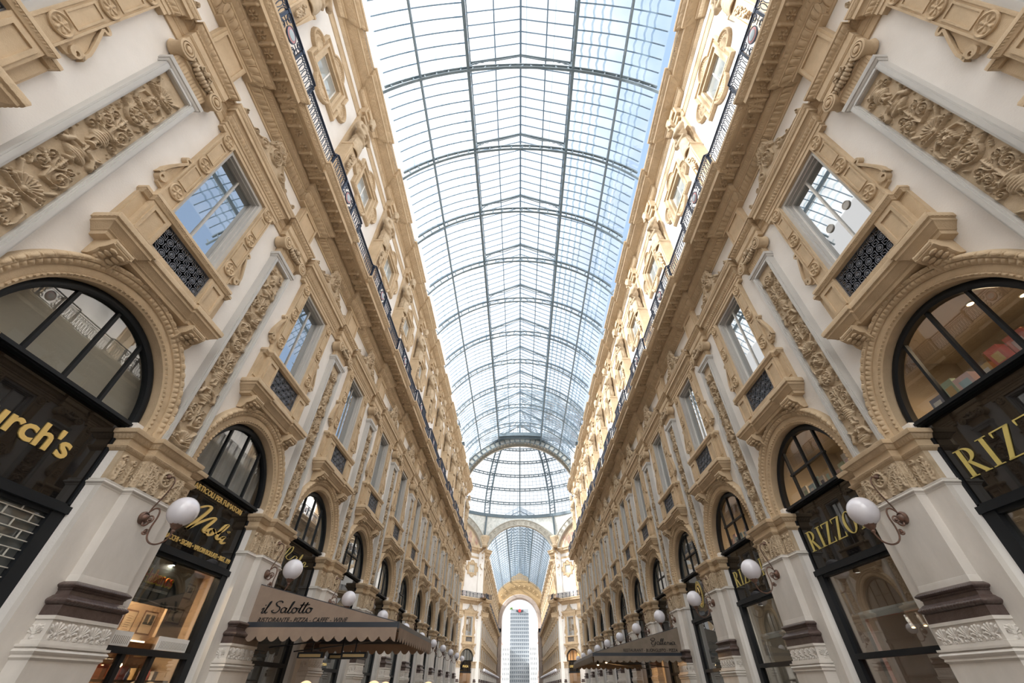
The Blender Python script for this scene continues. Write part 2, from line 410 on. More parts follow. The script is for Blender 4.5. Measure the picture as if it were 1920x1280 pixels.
# ------------------------------------------------------------------ objects, things and templates
def tag(o, label=None, cat=None, group=None, kind=None):
    if label: o['label'] = label
    if cat: o['category'] = cat
    if group: o['group'] = group
    if kind: o['kind'] = kind
    return o
def obj(name, me, parent=None, loc=(0, 0, 0), rz=0.0):
    o = bpy.data.objects.new(name, me); COL.objects.link(o)
    o.location = loc; o.rotation_euler = (0, 0, rz)
    if parent: o.parent = parent
    return o
def empty(name, loc, rz=0.0):
    o = bpy.data.objects.new(name, None); COL.objects.link(o); o.location = loc; o.rotation_euler = (0, 0, rz)
    o.empty_display_size = .2; return o
# a template is (name, zbase, [(part name, mesh, part label or None, [sub-parts...]) ...])
def _kids(root, parts):
    for p in parts:
        c = obj(p[0], p[1], root)
        if len(p) > 2 and p[2]: c['label'] = p[2]
        if len(p) > 3: _kids(c, p[3])
def place(tpl, anchor, label, cat, group=None, kind=None):
    """anchor = (x, y, rotation of the wall frame)"""
    name, zb, parts = tpl
    if len(parts) == 1 and not (len(parts[0]) > 3 and parts[0][3]):
        o = obj(name, parts[0][1], None, (anchor[0], anchor[1], zb + H), anchor[2])
    else:
        o = empty(name, (anchor[0], anchor[1], zb + H), anchor[2]); _kids(o, parts)
    return tag(o, label, cat, group, kind)
def flat(tpl):
    """the same thing as one mesh, for copies that are only a few pixels tall"""
    name, zb, parts = tpl
    mats = []; V = []; Fs = []; mi = []; n = 0
    def walk(ps):
        nonlocal n
        for p in ps:
            me = p[1]; a = np.empty(len(me.vertices) * 3); me.vertices.foreach_get('co', a); V.append(a.reshape(-1, 3))
            ms = []
            for m_ in me.materials:
                if m_ not in mats: mats.append(m_)
                ms.append(mats.index(m_))
            for q in me.polygons: Fs.append(tuple(i + n for i in q.vertices)); mi.append(ms[q.material_index])
            n += len(me.vertices)
            if len(p) > 3: walk(p[3])
    walk(parts)
    me = bpy.data.meshes.new(name); me.from_pydata(np.concatenate(V).tolist(), [], Fs)
    for m_ in mats: me.materials.append(m_)
    me.polygons.foreach_set('material_index', mi); me.polygons.foreach_set('use_smooth', [True] * len(Fs))
    me.set_sharp_from_angle(angle=math.radians(40))
    return (name, zb, [(name, me)])
def left(y): return (-W, y, -PI / 2)
def right(y): return (W, y, PI / 2)
ORD = ['first', 'second', 'third', 'fourth', 'fifth', 'sixth', 'seventh', 'eighth', 'ninth', 'tenth', 'eleventh', 'twelfth', 'thirteenth']
SIDES = (('left', left), ('right', right))
def nth(i, side): return '%s from the camera on the %s side' % (ORD[i], side)
# ================================================================== large structure
YA, YB = by(-3) - P / 2, py(11)           # the near arm
YF0, YF1 = 91.0, 158.0                    # the far arm
CY, RD, ZD, HD = 73.2, 18.4, 28.3, 16.4   # dome: centre, radius, base height, rise
def wmesh(name, mb, mat, smooth=40):       # mesh written straight in world axes (z still from eye height)
    me = mb.mesh(name, mat, zb=-H, smooth=smooth); return me
fl = MB()
fl.quad((-60, -30, -H), (60, -30, -H), (60, 600, -H), (-60, 600, -H))
tag(obj('floor', wmesh('floor', fl, 'floor')), kind='structure')

# ---- wall behind the facade order: one bay
ZS, RI = 3.78, 1.6                        # arch springing, intrados radius
def wall_bay():
    b = MB(); h = P / 2
    rh = 1.75
    for s in (-1, 1):
        b.quad((s * 1.43, 0, -H), (s * h, 0, -H), (s * h, 0, ZS), (s * 1.43, 0, ZS))
        b.quad((s * 1.43, 0, -H), (s * 1.43, -.45, -H), (s * 1.43, -.45, ZS), (s * 1.43, 0, ZS))
    n = 24; top = 5.9
    A = [(rh * math.cos(PI * i / n), ZS + rh * math.sin(PI * i / n)) for i in range(n + 1)]
    T = [(h, ZS)] + [(max(-h, min(h, 1.5 * rh * math.cos(PI * i / n) * 1.0)), top) for i in range(1, n)] + [(-h, ZS)]
    T[1] = (h, top); T[n - 1] = (-h, top)
    for i in range(n): b.quad((A[i][0], 0, A[i][1]), (T[i][0], 0, T[i][1]), (T[i + 1][0], 0, T[i + 1][1]), (A[i + 1][0], 0, A[i + 1][1]))
    b.quad((-h, 0, top), (h, 0, top), (h, 0, 7.15), (-h, 0, 7.15))
    wz0, wz1, wu = 7.15, 10.16, .80
    for s in (-1, 1):
        b.quad((s * wu, 0, wz0), (s * h, 0, wz0), (s * h, 0, wz1), (s * wu, 0, wz1))
        b.quad((s * wu, 0, wz0), (s * wu, -.42, wz0), (s * wu, -.42, wz1), (s * wu, 0, wz1))
    b.quad((-wu, 0, wz1), (wu, 0, wz1), (wu, -.42, wz1), (-wu, -.42, wz1))
    b.quad((-wu, 0, wz0), (wu, 0, wz0), (wu, -.42, wz0), (-wu, -.42, wz0))
    b.quad((-h, 0, wz1), (h, 0, wz1), (h, 0, 12.6), (-h, 0, 12.6))
    # upper storey set back .25
    D = -.25; uz0, uz1, uu = 17.15, 18.65, .80
    b.quad((-h, D, 12.8), (h, D, 12.8), (h, D, uz0), (-h, D, uz0))
    for s in (-1, 1):
        b.quad((s * uu, D, uz0), (s * h, D, uz0), (s * h, D, uz1), (s * uu, D, uz1))
        b.quad((s * uu, D, uz0), (s * uu, D - .42, uz0), (s * uu, D - .42, uz1), (s * uu, D, uz1))
    b.quad((-uu, D, uz1), (uu, D, uz1), (uu, D - .42, uz1), (-uu, D - .42, uz1))
    b.quad((-uu, D, uz0), (uu, D, uz0), (uu, D - .42, uz0), (-uu, D - .42, uz0))
    b.quad((-h, D, uz1), (h, D, uz1), (h, D, 21.9), (-h, D, 21.9))
    # outer shell behind everything keeps daylight out of the rooms
    b.quad((-h, -3.2, -H), (h, -3.2, -H), (h, -3.2, 22.4), (-h, -3.2, 22.4))
    b.quad((-h, -3.2, 22.0), (h, -3.2, 22.0), (h, .45, 21.5), (-h, .45, 21.5))
    return b
WALLBAY = wall_bay().mesh('wall_bay', 'plaster', zb=-H)
def wall_run(name, bays):
    r = tag(empty(name, (0, 0, 0)), kind='structure')
    for x, y, rz in bays: obj('wall_bay', WALLBAY, r, (x, y, 0), rz)
    return r
wall_run('wall_left', [left(by(b)) for b in range(-3, 11)])
wall_run('wall_right', [right(by(b)) for b in range(-3, 11)])
NF = 14
def ff(i): return YF0 + .33 + P * (i + .5)
wall_run('wall_left_far', [left(ff(i)) for i in range(NF)])
wall_run('wall_right_far', [right(ff(i)) for i in range(NF)])
# diagonal walls of the octagon, far side: centre distance of the wall plane
AP = 17.75
def facet(sx, s):
    """frame of a bay on the far diagonal wall; s = distance along it from its middle, sx -1 left / +1 right"""
    c = math.sqrt(.5)
    cx, cyy = sx * AP * c, CY + AP * c
    tx, ty = -sx * c, c                      # along the wall towards the far arm
    return (cx + tx * s, cyy + ty * s, (-sx) * -math.radians(135) if sx > 0 else -math.radians(135))
wall_run('wall_left_octagon', [facet(-1, s * P) for s in (-1, 0, 1)])
wall_run('wall_right_octagon', [facet(1, s * P) for s in (-1, 0, 1)])
ef = MB()   # corner fillers between octagon walls and arms
for sx in (-1, 1):
    ef.box(sx * 7.15, sx * 8.2, 90.2, 91.5, -H, 21.9); ef.box(sx * 7.25, sx * 9.2, 54.9, 55.4, -H, 26.5)
obj('wall_corner', wmesh('wall_corner', ef, 'plaster')); tag(bpy.data.objects['wall_corner'], kind='structure')

# ---- glass vaults
ZC, RL, RU, RG = 19.37, 8.45, 8.93, 9.08
XL, XM = 3.05, 5.6
PANE = P / 8
def arcz(x, R): return ZC + math.sqrt(R * R - x * x)
def arcpts(x0, x1, R, n, y): 
    a0, a1 = math.asin(x0 / R), math.asin(x1 / R)
    return [(R * math.sin(a), y, ZC + R * math.cos(a)) for a in np.linspace(a0, a1, n)]
ZL0, ZL1 = 28.75, 30.35
def vault(nm, ya, yb, dense=True):
    """glass skin and glazing bars of one arm, parts per bay so that each stays small"""
    root = tag(empty(nm, (0, 0, 0)), kind='structure')
    nb = int(round((yb - ya) / P)); L_ = yb - ya
    g = MB()
    for s in (-1, 1):
        G = [[(s * p[0], y, p[2]) for p in arcpts(XL, 7.35, RG, 14, 0)] for y in (ya, yb)]
        g.grid(G)
        g.quad((s * XL, ya, arcz(XL, RG)), (s * XL, yb, arcz(XL, RG)), (s * XL, yb, ZL0), (s * XL, ya, ZL0))
        g.quad((s * XL * 1.05, ya, ZL0), (0, ya, ZL1), (0, yb, ZL1), (s * XL * 1.05, yb, ZL0))
    obj('roof_glass', wmesh('roof_glass', g, 'roofglass'), root)
    # bars of one bay, repeated
    bb = MB()
    n = 8
    for i in range(n):
        y = i * PANE
        for s in (-1, 1):
            pts = [(s * p[0], y, p[2] - .02) for p in arcpts(XL, 7.3, RG, 10, 0)]
            for a, b in zip(pts[:-1], pts[1:]): bb.bar(a, b, .06, .06)
            bb.bar((s * XL, y, ZL0 - .02), (0, y, ZL1 - .02), .06, .06)
            bb.bar((s * XL, y, arcz(XL, RG)), (s * XL, y, ZL0), .03, .03)
    for x in (-1.55, 1.55): bb.bar((x, 0, ZL0 + (ZL1 - ZL0) * .5 - .04), (x, P, ZL0 + (ZL1 - ZL0) * .5 - .04), .075, .07)
    bb.bar((0, 0, ZL1 - .06), (0, P, ZL1 - .06), .12, .14)
    BARS = wmesh('glazing_bars', bb, 'bar')
    ov = MB()
    if dense:
        for s in (-1, 1):
            for k, a in enumerate([.395, .45, .505, .555, .68, .735, .79, .84]):
                pts = []
                for j in range(n * 8 + 1):
                    y = j * PANE / 8; w = .028 * math.cos(2 * PI * j / 8) * (1 + .5 * math.sin(k * 2.1 + j * .37))
                    for da in (-.0065, .0065):
                        A = a + da + w / RG; pts.append((s * (RG - .01) * math.sin(A), y, ZC + (RG - .01) * math.cos(A)))
                ov.grid(np.array(pts).reshape(n * 8 + 1, 2, 3))
        for x in (-.35, .35, 2.0, -2.0):
            z = ZL0 + (ZL1 - ZL0) * (1 - abs(x) / XL) - .03
            ov.quad((x - .02, 0, z), (x + .02, 0, z), (x + .02, P, z), (x - .02, P, z))
        OV = wmesh('pane_overlaps', ov, 'overlap')
    for i in range(nb):
        obj('glazing_bars', BARS, root, (0, ya + i * P, 0))
        if dense: obj('pane_overlaps', OV, root, (0, ya + i * P, 0))
    return root
vault('ceiling_near_arm', YA, YB); vault('ceiling_far_arm', YF0 + .3, YF0 + .3 + NF * P, dense=False)

def rib_tpl(low=False):
    """lattice rib: two chords and paired struts, with the little lantern truss on top"""
    c = MB(); st = MB(); tr = MB(); sp = MB()
    n = 30
    for R, w, h in ((RL, .13, .075), (RU, .13, .075)):
        pts = arcpts(-7.3, 7.3, R, n, 0)
        for a, b in zip(pts[:-1], pts[1:]): c.bar(a, b, w, h)
    a1 = math.asin(7.2 / RL); m = 24
    for i in range(m + 1):
        a = -a1 + 2 * a1 * i / m
        for da in (0,):
            st.bar((RL * math.sin(a + da), 0, ZC + RL * math.cos(a + da)), (RU * math.sin(a - .022 * (1 if a > 0 else -1)), 0, ZC + RU * math.cos(a - .022 * (1 if a > 0 else -1))), .075, .075)
    sp = tr
    for s in (-1, 1):
        tr.bar((s * XL, 0, ZL0 - .1), (0, 0, ZL1 - .16), .12, .12)
        tr.bar((s * XL, 0, arcz(XL, RU) - .1), (s * XL, 0, ZL0), .10, .10)
        # curved spandrel bracket under the gable
        q = [(s * (XL - 1.55 * (1 - math.cos(t))), 0, ZL0 - 1.0 + 1.35 * math.sin(t)) for t in np.linspace(0, PI / 2, 12)]
        for a, b in zip(q[:-1], q[1:]): tr.bar(a, b, .06, .06)
        tr.bar(q[-1], (0, 0, ZL1 - .35), .06, .06)
        if not low:
            sp.tube([(s * (XL - .32 + .16 * math.cos(t)), 0, ZL0 - .22 + .16 * math.sin(t)) for t in np.linspace(0, 2 * PI, 12, endpoint=False)], .02, 5, closed=True)
            sp.tube([(s * (XL - .72 + .11 * math.cos(t)), 0, ZL0 + .02 + .11 * math.sin(t)) for t in np.linspace(0, 2 * PI, 12, endpoint=False)], .018, 5, closed=True)
            for k in range(5): sp.bar((s * (XL - .2 - .25 * k), 0, ZL0 - .1 + .11 * k), (s * (XL - .3 - .25 * k), 0, ZL0 - .45 + .17 * k), .02, .02)
    c.v += st.v; c.f += [tuple(i + c.n for i in f_) for f_ in st.f]; c.n += st.n
    parts = [('lattice_arch', wmesh('lattice_arch', c, 'steel')), ('lantern_truss', wmesh('lantern_truss', tr, 'steel'))]
    return ('roof_rib', 0, parts)
def at0(tpl, y, label, cat, group, kind=None):
    name, zb, parts = tpl
    o = empty(name, (0, y, 0)); 
    for p in parts:
        c_ = obj(p[0], p[1], o)
        for q in (p[3] if len(p) > 3 else []): obj(q[0], q[1], c_)
    return tag(o, label, cat, group, kind)
RIB = rib_tpl(); RIBF = rib_tpl(True)
for k in range(0, 11):
    at0(RIB, py(k), 'blue-grey lattice steel rib arching under the glass vault, %s rib from the camera' % ORD[k], 'roof rib', 'lattice ribs of the near glass vault')
def joinflat(tpl):
    name, zb, parts = tpl; t = flat((name, zb, parts)); return t
RF = joinflat(RIBF)[2][0][1]
for i in range(1, NF * 2, 1):
    o = obj('roof_rib', RF, None, (0, YF0 + .3 + P * i / 2, 0))
    tag(o, 'thin distant steel rib of the glass vault seen beyond the dome', 'roof rib', 'ribs of the far glass vault')

def purlins(ya, yb, where):
    for s, side in ((-1, 'left'), (1, 'right')):
        p = MB(); z = arcz(XL, RL)
        p.box(s * XL - .03, s * XL + .03, ya, yb, z + .05, z + .32)
        p.box(s * XL - .07, s * XL + .07, ya, yb, z + .32, z + .36); p.box(s * XL - .07, s * XL + .07, ya, yb, z + .02, z + .06)
        p.box(s * XL - .05, s * XL + .05, ya, yb, ZL0 - .07, ZL0 + .05)
        tag(obj('roof_purlin', wmesh('roof_purlin', p, 'steel')), 'heavy double steel purlin along the %s glass vault, %s of the lantern' % (where, side), 'roof purlin', 'purlins')
        p = MB(); z = arcz(XM, RL); x = s * XM
        p.box(x - .05, x + .05, ya, yb, z + .10, z + .36)
        nb = int(round((yb - ya) / P))
        for i in range(nb):      # bowed tie rods under the purlin, between ribs
            q = [(x - s * .05, ya + P * i + P * t, z + .04 - .55 * (.25 - (t - .5) ** 2)) for t in np.linspace(0, 1, 9)]
            for a, b in zip(q[:-1], q[1:]): p.bar(a, b, .03, .03)
        tag(obj('roof_purlin', wmesh('roof_purlin', p, 'steel')), 'slim steel purlin with tie rods, %s side of the %s vault' % (side, where), 'roof purlin', 'purlins')
purlins(py(-2), YB, 'near'); purlins(YF0 + .3, YF0 + .3 + NF * P, 'far')

# ---- end arch of the near arm with its white panels, and the glazed gable over it
e = MB(); w = MB(); bd = MB()
for R, wd_, hh in ((8.3, .35, .16), (9.15, .35, .2)):
    pts = arcpts(-7.6, 7.6, R, 40, YB + .2)
    for a, b in zip(pts[:-1], pts[1:]): e.bar(a, b, wd_, hh)
for i in range(27):
    a = math.asin(7.5 / 8.3) * (i / 13 - 1)
    e.bar((8.3 * math.sin(a), YB + .1, ZC + 8.3 * math.cos(a)), (9.15 * math.sin(a), YB + .1, ZC + 9.15 * math.cos(a)), .12, .16)
G = [[(R * math.sin(a), YB + .22, ZC + R * math.cos(a)) for R in (8.3, 9.15)] for a in np.linspace(-1.1, 1.1, 40)]
w.grid(G)
G = [[(R * math.sin(a), YB + dy, ZC + R * math.cos(a)) for R, dy in ((8.22, -.1), (8.22, .8), (7.95, .8), (7.95, .5))] for a in np.linspace(-1.15, 1.15, 40)]
bd.grid(G)
r_ = empty('end_arch', (0, 0, 0)); tag(r_, 'dark steel arch with pale panels closing the near vault before the dome', 'arch')
obj('arch_girder', wmesh('arch_girder', e, 'steel'), r_); obj('panel', wmesh('panel', w, 'patternglass'), r_, ); obj('soffit', wmesh('soffit', bd, 'arch'), r_)
g = MB()
for s in (-1, 1):
    g.bar((s * 6.2, YB + .3, 26.2), (0, YB + .3, ZL1 + .5), .25, .3)
    for i in range(9): 
        x = s * (.35 + .62 * i); g.bar((x, YB + .3, arcz(x, 9.1)), (x, YB + .3, ZL1 + .5 - abs(x) * .66), .05, .05)
obj('gable_truss', wmesh('gable_truss', g, 'steel'), r_)

# ---- the dome
def dome_pt(phi, th, dr=0.0):
    """phi from straight ahead (+Y), th = elevation from the base ring"""
    r = (RD + dr) * math.cos(th); return (r * math.sin(phi), CY + r * math.cos(phi), ZD + (HD + dr) * math.sin(th))
dr_ = tag(empty('ceiling_dome', (0, 0, 0)), kind='structure')
g = MB(); ths = np.radians(np.linspace(0, 86, 20)); phs = np.linspace(0, 2 * PI, 65)
g.grid([[dome_pt(p, t, .25) for t in ths] for p in phs]); obj('dome_glass', wmesh('dome_glass', g, 'roofglass'), dr_)
g = MB()
for p in np.radians(np.arange(-100, 100, 22.5 / 8)):
    q = [dome_pt(p, t, .2) for t in np.radians(np.linspace(0, 80, 14))]
    for a, b in zip(q[:-1], q[1:]): g.bar(a, b, .045, .045)
for t in np.radians(np.arange(2.5, 80, 2.5)):
    q = [dome_pt(p, t, .2) for p in np.radians(np.linspace(-100, 100, 60))]
    for a, b in zip(q[:-1], q[1:]): g.bar(a, b, .04, .04)
obj('glazing_bars', wmesh('dome_bars', g, 'bar'), dr_)
rt = empty('dome_frame', (0, 0, 0)); tag(rt, 'blue-grey iron ribs and rings of the great glass dome', 'dome frame')
for i in range(16):
    phi = 2 * PI * i / 16; heavy = i % 2 == 1
    g = MB()
    for off in ((-.03, .03) if heavy else (0,)):
        q = [dome_pt(phi + off * 1.0 / max(.25, math.cos(t)), t) for t in np.radians(np.linspace(-1, 84, 24))]
        for a, b in zip(q[:-1], q[1:]): g.bar(a, b, .26 if heavy else .24, .4)
    if heavy:
        for t in np.radians(np.arange(2, 84, 2.2)):
            g.bar(dome_pt(phi - .03, t), dome_pt(phi + .03, t + .02), .10, .10)
    obj('dome_rib', wmesh('dome_rib', g, 'steel'), rt)
for j in range(0, 8):
    t = math.radians(10 * j); g = MB(); n = 96
    if j == 0:
        for R, z0, z1 in ((0.0, -.35, .25), (.35, -.15, .35)):
            g.grid([[((RD + R + dd) * math.sin(p), CY + (RD + R + dd) * math.cos(p), ZD + zz) for dd, zz in ((-.2, z0), (-.2, z1), (.3, z1), (.3, z0))] for p in np.linspace(0, 2 * PI, n, endpoint=False)], wu=True, wv=True)
    else:
        for tt in (t, t - math.radians(1.5)):
            q = [dome_pt(p, tt) for p in np.linspace(0, 2 * PI, n + 1)]
            for a, b in zip(q[:-1], q[1:]): g.bar(a, b, .17, .17)
        for p in np.linspace(0, 2 * PI, n, endpoint=False): g.bar(dome_pt(p, t), dome_pt(p, t - math.radians(1.5)), .14, .14)
    obj('dome_ring', wmesh('dome_ring', g, 'steel'), rt)

# ---- ring of archivolts and patterned glass under the dome (far half)
def oct_frame(k):   # k = 0 far arm, +-1 diagonals, +-2 side arms
    a = k * PI / 4; return lambda s, d, z: ((AP + .2 - d) * math.sin(a) + s * math.cos(a), CY + (AP + .2 - d) * math.cos(a) - s * math.sin(a), z)
HS = 7.4
ARI, ARO, AZ = 7.35, 8.75, 18.9
def archz(s, R): return AZ + math.sqrt(max(0, R * R - s * s))
for k, nm in ((0, 'over the far arm'), (-1, 'on the far left of the octagon'), (1, 'on the far right of the octagon'), (-2, 'over the left arm'), (2, 'over the right arm')):
    fr = oct_frame(k); b = MB(); n = 36
    prof = [(0, -.4), (0, .35), (.08, .42), (.16, .42), (.2, .3), (1.1, .3), (1.14, .42), (1.28, .42), (1.3, 0)]
    aa = np.linspace(math.radians(20), math.radians(160), n)
    b.grid([[fr((ARI + r) * math.cos(a), d, AZ + (ARI + r) * math.sin(a)) for r, d in prof] for a in aa])
    for i in range(17):
        a = math.radians(24 + 132 * i / 16)
        for rr in (.3, .16):
            q = [fr((ARI + .66) * math.cos(a) + rr * math.cos(t), .33, AZ + (ARI + .66) * math.sin(a) + rr * math.sin(t)) for t in np.linspace(0, 2 * PI, 10, endpoint=False)]
            b.tube(q, .045, 5, closed=True)
    tag(obj('archivolt', wmesh('archivolt', b, 'arch')), 'wide grey stucco archivolt with round ornaments %s' % nm, 'archivolt', 'archivolts under the dome')
    g = MB()
    cols = []
    for s in np.linspace(-HS, HS, 31):
        a = math.atan2(s, AP); top = (( RD) * math.sin(a + k * PI / 4), CY + RD * math.cos(a + k * PI / 4), ZD - .2)
        lo = fr(s, .05, min(ZD - .3, archz(s, 8.6)) if abs(s) < 8.5 else 20)
        cols.append([lo, top])
    g.grid(cols)
    tag(obj('spandrel_glass', wmesh('spandrel_glass', g, 'patternglass')), 'white patterned glass spandrel under the dome ring %s' % nm, 'spandrel', 'patterned spandrels under the dome')
# corner brackets with winged capitals where the archivolts meet
for k, nm in ((-1.5, 'at the outer left corner of the octagon'), (-.5, 'left of the far arm'), (.5, 'right of the far arm'), (1.5, 'at the outer right corner of the octagon')):
    a = k * PI / 4; R = AP / math.cos(PI / 8) - .1; x, y = R * math.sin(a), CY + R * math.cos(a)
    b = MB(); b.lathe([(.35, 21.9), (.75, 22.3), (.6, 22.6), (.7, 23.2), (1.0, 23.9), (.9, 24.2)], (x, y, 0), n=12)
    for s in (-1, 1):
        b.tube([(x + s * (.3 + .9 * t) * math.cos(a), y - s * (.3 + .9 * t) * math.sin(a) - .3, 22.6 + 1.9 * t) for t in np.linspace(0, 1, 6)], [.22, .3, .3, .25, .2, .1], 8)
    p = MB(); z0 = 24.1
    p.bar((x, y - .3, z0), ((RD) * math.sin(a), CY + (RD - .1) * math.cos(a) , ZD), .3, .3)
    r_ = empty('corner_capital', (0, 0, 0)); tag(r_, 'winged stucco capital carrying a dome rib %s' % nm, 'capital', 'corner capitals of the octagon')
    obj('capital', wmesh('capital', b, 'relief'), r_); obj('rib_foot', wmesh('rib_foot', p, 'steel'), r_)
# lunettes on the two far diagonals
for sx, nm in ((-1, 'left'), (1, 'right')):
    fr = oct_frame(sx); b = MB(); n = 40
    b.grid([[fr(ARI * math.cos(a) * q, -.2, 21.7 + (AZ + ARI * math.sin(a) - 21.7) * q) for q in (0, .25, .5, .75, 1)] for a in np.linspace(math.radians(22), math.radians(158), n)])
    mt = nmat('lunette_painting_' + nm, (.72, .58, .40), .8, (.40, .30, .22), .55, 0)
    me = wmesh('painted_lunette', b, mt)
    g = MB(); rn = random.Random(5 + sx)
    for i in range(9):
        s = -5.4 + 1.35 * i + rn.uniform(-.3, .3); hh = rn.uniform(1.4, 2.6)
        g.add([fr(s + .45 * math.cos(t), -.16, 22.2 + hh / 2 + hh / 2 * math.sin(t)) for t in np.linspace(0, 2 * PI, 12, endpoint=False)], [tuple(range(12))])
    r_ = empty('painted_lunette', (0, 0, 0)); tag(r_, 'arched wall painting in faded tan and brown, high on the %s of the octagon' % nm, 'wall painting')
    obj('painted_field', me, r_); obj('painted_figures', wmesh('painted_figures', g, nmat('painted_robes_' + nm, (.42, .24, .18), .8, (.55, .45, .38), 2)), r_)

# ---- end portal of the far arm
YP = YF0 + .3 + NF * P
b = MB(); n = 40; RO_, RN, ZP = 7.15, 5.75, 17.05
A = [(RN * math.cos(PI * i / n), ZP + RN * math.sin(PI * i / n)) for i in range(n + 1)]
A = [(RN, -H)] + A + [(-RN, -H)]
O = [(7.3, -H), (7.3, ZP)] + [(7.3 * math.cos(PI * i / n) if abs(math.cos(PI * i / n)) < 1 else 7.3, max(ZP, 19.9 + 0 * i) if 0 else ZC + math.sqrt(max(0, RG ** 2 - (7.3 * math.cos(PI * i / n)) ** 2))) for i in range(1, n)] + [(-7.3, ZP), (-7.3, -H)]
for i in range(len(A) - 1): b.quad((A[i][0], YP, A[i][1]), (O[i][0], YP, O[i][1]), (O[i + 1][0], YP, O[i + 1][1]), (A[i + 1][0], YP, A[i + 1][1]))
b.quad((-3.3, YP - .06, arcz(3.3, RG) - .3), (3.3, YP - .06, arcz(3.3, RG) - .3), (3.2, YP - .06, ZL0), (0, YP - .06, ZL1 + .1), (-3.2, YP - .06, ZL0))
t = MB()
pr_ = [(0, 2.5), (0, -.5), (.1, -.6), (1.0, -.6), (1.15, -.4), (1.2, 0)]
t.grid([[((RN + r) * c, YP + d, z_ + (RN + r) * s_) for r, d in pr_] for c, s_, z_ in [(1, 0, -H)] + [(math.cos(a), math.sin(a), ZP) for a in np.linspace(0, PI, n)] + [(-1, 0, -H)]])
o_ = MB()
for R in (7.05, 9.0 ):
    pass
for i in range(15):
    a = PI * (i + .5) / 15
    o_.lathe([(.62, 0), (.62, -.12), (.45, -.12), (.4, -.05), (.2, -.18), (.02, -.2)], (8.05 * math.cos(a), YP - .05, ZP + 1.0 + 8.3 * math.sin(a)), axis=1, n=12) if ZP + 1.0 + 8.3 * math.sin(a) + .6 < arcz(min(7.2, abs(8.05 * math.cos(a))), RG) and abs(8.05 * math.cos(a)) < 6.8 else None
for s in (-1, 1):
    t.box(s * 5.85, s * 7.0, YP - .7, YP + .2, 14.6, 15.4); t.box(s * 5.9, s * 6.9, YP - .6, YP + .2, 13.6, 14.6)
    t.box(s * 5.9, s * 7.0, YP - .7, YP + .2, 6.6, 7.2); t.box(s * 5.95, s * 6.9, YP - .5, YP + .2, -H, 13.6)
r_ = empty('end_portal', (0, 0, 0)); tag(r_, 'tall round-headed portal at the end of the far arm, open to the sky', 'portal')
obj('gilded_tympanum', wmesh('gilded_tympanum', b, 'gilt'), r_, ); obj('portal_surround', wmesh('portal_surround', t, nmat('portal_granite', (.42, .35, .31), .5, (.34, .28, .25), 1)), r_); obj('gilded_roundels', wmesh('gilded_roundels', o_, 'gilt'), r_)

# ---- the entrance end behind the camera
bw_ = MB()
Ab = [(5.75, -H)] + [(5.75 * math.cos(PI * i / n), ZP + 5.75 * math.sin(PI * i / n)) for i in range(n + 1)] + [(-5.75, -H)]
for i in range(len(Ab) - 1): bw_.quad((Ab[i][0], YA, Ab[i][1]), (O[i][0], YA, O[i][1]), (O[i + 1][0], YA, O[i + 1][1]), (Ab[i + 1][0], YA, Ab[i + 1][1]))
bw_.quad((-3.3, YA + .06, arcz(3.3, RG) - .3), (3.3, YA + .06, arcz(3.3, RG) - .3), (3.2, YA + .06, ZL0), (0, YA + .06, ZL1 + .1), (-3.2, YA + .06, ZL0))
tag(obj('wall_back', wmesh('wall_back', bw_, 'stone')), kind='structure')

# ---- outside: tower block and neighbours
YT = 450.0
def tower():
    b = MB(); x0, x1, top = -8.5, 8.4, YT * .1255
    b.box(x0, x1, YT, YT + 18, -H, top - 2.6); b.box(x0 + .3, x1 - .3, YT + .4, YT + 17, top - 2.6, top)
    bands = MB(); wins = MB(); nfl = 20; fh = (top - 2.6 + H) / nfl
    for i in range(nfl):
        z = -H + i * fh
        bands.box(x0 - .06, x1 + .06, YT - .18, YT, z + fh * .84, z + fh * 1.0)
        for j in range(10):
            x = x0 + .7 + j * (x1 - x0 - 1.4) / 9.0; w_ = .52
            wins.box(x - w_, x + w_, YT - .06, YT, z + fh * .2, z + fh * .72)
    r = empty('tower_block', (0, 0, 0)); tag(r, 'tall grey-blue office tower framed by the end portal', 'tower')
    obj('tower_shaft', wmesh('tower_shaft', b, 'tower'), r); obj('spandrel_bands', wmesh('spandrel_bands', bands, 'towerband'), r); obj('windows', wmesh('windows', wins, 'towerwin'), r)['kind'] = 'stuff'
    s = MB(); cx = .1; z = top - 1.3
    s.add([(cx + 1.3 * math.cos(t), YT - .7, z + 1.3 * math.sin(t)) for t in np.linspace(0, 2 * PI, 24, endpoint=False)], [tuple(range(24))])
    k = MB(); k.box(cx - 3.2, cx + 3.2, YT - 1.0, YT + .6, z - .55, z + .55)
    rs = obj('rooftop_sign', wmesh('rooftop_sign', k, 'navy')); tag(rs, 'dark bar sign with a red disc on top of the distant tower', 'sign'); obj('red_disc', wmesh('red_disc', s, 'redsign'), rs, (0, -.31, 0))
    tr = MB(); rn = random.Random(3)
    for i in range(14): tr.ell((x0 + .8 + rn.uniform(-.9, .9), YT + 1 + rn.uniform(-.6, .6), top + .2 + rn.uniform(-.5, .9)), (.6, .6, .55), 8, 6)
    tag(obj('rooftop_tree', wmesh('rooftop_tree', tr, 'leaf')), 'small green tree on the left corner of the tower roof', 'tree')
tower()
